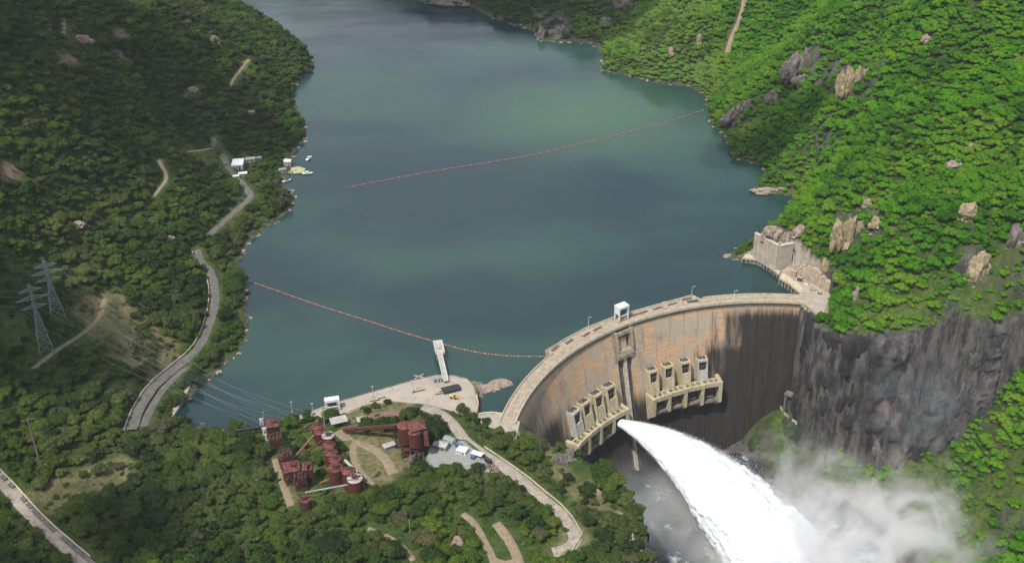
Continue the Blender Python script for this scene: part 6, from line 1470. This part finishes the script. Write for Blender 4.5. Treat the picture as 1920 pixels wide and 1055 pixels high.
R_ = np.random.default_rng(12)
def scatter(spacing, x0, x1, y0, y1, jit=.46):
    xs = np.arange(x0, x1, spacing); ys = np.arange(y0, y1, spacing * .9); A, B = np.meshgrid(xs, ys); A = A + (np.arange(len(ys)) % 2)[:, None] * spacing / 2
    A = (A + R_.uniform(-jit, jit, A.shape) * spacing).ravel(); B = (B + R_.uniform(-jit, jit, B.shape) * spacing).ravel(); return A, B
def gslope(x, y):
    i = np.clip(np.searchsorted(GX, x) - 1, 0, len(GX) - 2); j = np.clip(np.searchsorted(GY, y) - 1, 0, len(GY) - 2); return slope[j, i]
def usable(x, y, margin, lo=1.2):
    z = gz(x, y); p = proj(np.stack([x, y, z], -1))
    ok = (p[:, 2] > 100) & (p[:, 0] > -260) & (p[:, 0] < 2180) & (p[:, 1] > -260) & (p[:, 1] < 1290)
    sg_ = poly_sd(GORGE, x, y); rr = np.hypot(x - DC[0], y - DC[1])
    ok &= np.where(sg_ > 0, z > -112.5, z > lo)
    th_ = np.degrees(np.arctan2(y - DC[1], x - DC[0])); ok &= ~((rr > 165) & (rr < DR + 16) & (th_ > TH0 - 2) & (th_ < TH1 + 2) & (y > DC[1] - 10))
    ok &= road_d(x, y) > margin
    for (cx, cy, cr) in NOTREE: ok &= np.hypot(x - cx, y - cy) > cr + margin
    return ok, z, p
def make_points():
    out = []
    # canopy
    for (sp_, x0, x1, y0, y1, rl, rh) in [(5.9, -560, 760, 150, 860, 2.5, 8.2), (5.9, -900, 1100, 860, 2100, 2.6, 8.0), (5.4, 150, 760, 560, 1500, 2.4, 6.0)]:
        x, y = scatter(sp_, x0, x1, y0, y1); ok, z, p = usable(x, y, 2.6); x, y, z, p = x[ok], y[ok], z[ok], p[ok]
        keep = tree_keep(x, y); sl = gslope(x, y); den = np.where(poly_sd(GORGE, x, y) > 0, np.where(x > 300, sstep(3.2, 2.0, sl), sstep(2.0, 1.0, sl)), sstep(4.5, 3.0, sl)) * .985 + .015
        thin = sstep(.25, .45, fbm(x / 45, y / 45, s=91, o=3)) * np.where(x > 150, .05, .45)
        scrub = sstep(-300, -180, x) * 0
        rad = rl + (rh - rl) * R_.beta(1.1, 2.4, len(x)); m = (R_.uniform(size=len(x)) < keep * den * (1 - thin)) & (road_d(x, y) > rad * .8 + .8); x, y, z, p, sl, rad = x[m], y[m], z[m], p[m], sl[m], rad[m]; sm = (fbm(x / 60, y / 60, s=93, o=2) > .1); rad = np.where(sm, rad * .8, rad)
        tone = np.clip(np.round(1 + fbm(x / 35, y / 35, s=95, o=3) * 1.8 + R_.normal(size=len(x)) * .55), 0, 2).astype(int)
        tone = np.where((x > 215) & (R_.uniform(size=len(x)) < .5), np.maximum(tone, 1), tone)
        form = R_.integers(0, 5, len(x)); out.append(np.stack([x, y, z, rad, rad * R_.uniform(.72, 1.1, len(x)), form * 3 + tone, R_.uniform(0, 6.28, len(x))], -1))
    T = np.vstack(out)
    x, y = scatter(4.6, -560, 800, 150, 1350); ok, z, p = usable(x, y, 1.0, .6); x, y, z = x[ok], y[ok], z[ok]
    keep = np.maximum(tree_keep(x, y), .22); m = (R_.uniform(size=len(x)) < .85 * keep) & (gslope(x, y) < 3.2) & (paint(x, y, 'concrete', .5) < .3) & (paint(x, y, 'gravel', .5) < .3)
    x, y, z = x[m], y[m], z[m]; rad = R_.uniform(1.1, 2.6, len(x))
    B = np.stack([x, y, z - .2, rad, rad * R_.uniform(.7, 1.1, len(x)), NT + R_.integers(0, 4, len(x)), R_.uniform(0, 6.28, len(x))], -1)
    return T, B
TREES, BUSHES = make_points()
def gn_forest(name, pts, label):
    me = bpy.data.meshes.new(name); me.vertices.add(len(pts)); me.vertices.foreach_set('co', pts[:, :3].astype(np.float32).ravel())
    sc = me.attributes.new('size', 'FLOAT_VECTOR', 'POINT'); sc.data.foreach_set('vector', np.stack([pts[:, 3], pts[:, 3], pts[:, 4]], -1).astype(np.float32).ravel())
    ro = me.attributes.new('turn', 'FLOAT_VECTOR', 'POINT'); ro.data.foreach_set('vector', np.stack([0 * pts[:, 6], 0 * pts[:, 6], pts[:, 6]], -1).astype(np.float32).ravel())
    ki = me.attributes.new('form', 'INT', 'POINT'); ki.data.foreach_set('value', pts[:, 5].astype(np.int32))
    o = link(bpy.data.objects.new(name, me)); tag(o, label, kind='stuff')
    ng = bpy.data.node_groups.new(name, 'GeometryNodeTree'); ng.interface.new_socket('Geometry', in_out='INPUT', socket_type='NodeSocketGeometry'); ng.interface.new_socket('Geometry', in_out='OUTPUT', socket_type='NodeSocketGeometry')
    N, L_ = ng.nodes, ng.links; gi, go = N.new('NodeGroupInput'), N.new('NodeGroupOutput')
    m2p = N.new('GeometryNodeMeshToPoints'); iop = N.new('GeometryNodeInstanceOnPoints'); ci = N.new('GeometryNodeCollectionInfo')
    ci.inputs['Collection'].default_value = formcol; ci.inputs['Separate Children'].default_value = True; ci.inputs['Reset Children'].default_value = True
    def na(nm, ty):
        q = N.new('GeometryNodeInputNamedAttribute'); q.data_type = ty; q.inputs['Name'].default_value = nm; return q.outputs['Attribute']
    L_.new(gi.outputs[0], m2p.inputs['Mesh']); L_.new(m2p.outputs[0], iop.inputs['Points']); L_.new(ci.outputs[0], iop.inputs['Instance'])
    iop.inputs['Pick Instance'].default_value = True; L_.new(na('form', 'INT'), iop.inputs['Instance Index']); L_.new(na('size', 'FLOAT_VECTOR'), iop.inputs['Scale'])
    e2r = N.new('FunctionNodeEulerToRotation'); L_.new(na('turn', 'FLOAT_VECTOR'), e2r.inputs[0]); L_.new(e2r.outputs[0], iop.inputs['Rotation'])
    L_.new(iop.outputs[0], go.inputs[0]); md = o.modifiers.new('scatter', 'NODES'); md.node_group = ng; return o
# the 300 trees that show largest are things of their own
pj = proj(TREES[:, :3] + np.array([0, 0, 4.0])); inview = (pj[:, 0] > 4) & (pj[:, 0] < 1916) & (pj[:, 1] > 10) & (pj[:, 1] < 1045)
big = np.where(inview, TREES[:, 3] / pj[:, 2], 0); order = np.argsort(-big)[:300]; single = np.zeros(len(TREES), bool); single[order] = True
TONE = ['dark', 'mid green', 'yellow green']; FORM = ['rounded', 'domed', 'flat topped', 'spreading', 'tall crowned']
LM = [(665, 905, 'the front silo'), (545, 895, 'the screening house'), (571, 945, 'the lone dark tank'), (520, 835, 'the rear hopper tower'), (775, 830, 'the twin silos'), (850, 862, 'the gravel yard'), (858, 1015, 'the pink boulder'),
      (866, 962, 'the top of the left hairpin track'), (950, 1005, 'the right hairpin track'), (1072, 1010, 'the bend of the gravel road'), (985, 905, 'the middle of the gravel road'), (170, 890, 'the dry grass clearing'),
      (73, 830, 'the thick brown pole'), (60, 960, 'the corner concrete track'), (335, 755, 'the slipway'), (740, 745, 'the middle of the quay'), (1165, 980, 'the grey rock spur'), (1057, 866, 'the jagged outcrop by the dam'),
      (1750, 930, 'the misty green bank'), (1690, 850, 'the foot of the right cliff'), (207, 975, 'the grey pole among trees'), (640, 797, 'the open sheet roofed sheds'), (900, 775, 'the small bay'), (769, 990, 'the thin white pole'),
      (383, 805, 'the pair of pale posts'), (1480, 790, 'the white guard wall'), (915, 866, 'the dark box by the road'), (1120, 925, 'the small tan outcrop')]
ORD = ['nearest', 'second', 'third', 'fourth', 'fifth', 'sixth', 'seventh', 'eighth', 'ninth', 'tenth', 'eleventh', 'twelfth', 'thirteenth', 'fourteenth', 'fifteenth', 'sixteenth']
words = {}
for i in order:
    fm, tn = int(TREES[i, 5]) // 3, int(TREES[i, 5]) % 3; dd = [math.hypot(pj[i, 0] - a, pj[i, 1] - b) for a, b, _ in LM]; k = int(np.argmin(dd)); a, b, nm = LM[k]; dx_, dy_ = pj[i, 0] - a, pj[i, 1] - b
    side = ('right of' if dx_ > 0 else 'left of') if abs(dx_) > abs(dy_) else ('below' if dy_ > 0 else 'above')
    words.setdefault((('big ' if TREES[i, 3] > 6.4 else '') + FORM[fm] + ' ' + TONE[tn], side, nm), []).append((dd[k], i))
labs = {}
for (w1, sd_, nm), L_ in words.items():
    for q, (_, i) in enumerate(sorted(L_)): labs[i] = ('%s tree %s %s' % (w1, sd_, nm)) + ('' if len(L_) == 1 else (', nearest' if q == 0 else ', %s nearest' % ORD[min(q, 15)]))
for i in order:
    x, y, z, rd_, hh, fk, rt = TREES[i]; fm, tn = int(fk) // 3, int(fk) % 3
    t_ = bpy.data.objects.new('tree', None); t_.location = (x, y, z); t_.rotation_euler = (0, 0, rt); t_.scale = (rd_, rd_, hh); COL.objects.link(t_)
    tag(t_, labs[i], 'tree', 'trees on the near bank and the slope below the cliff')
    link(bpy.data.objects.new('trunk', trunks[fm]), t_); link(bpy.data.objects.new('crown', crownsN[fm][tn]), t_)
rest = TREES[~single]; rx = rest[:, 0]; left = (rx < 60) & (rest[:, 1] > 560) & (rest[:, 0] < -150) | (rest[:, 0] < -150); right = rx > 150
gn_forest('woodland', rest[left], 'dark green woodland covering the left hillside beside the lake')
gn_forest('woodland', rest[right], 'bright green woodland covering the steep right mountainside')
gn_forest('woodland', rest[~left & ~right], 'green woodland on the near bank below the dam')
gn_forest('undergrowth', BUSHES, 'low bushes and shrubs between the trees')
print('trees', len(TREES), 'bushes', len(BUSHES))
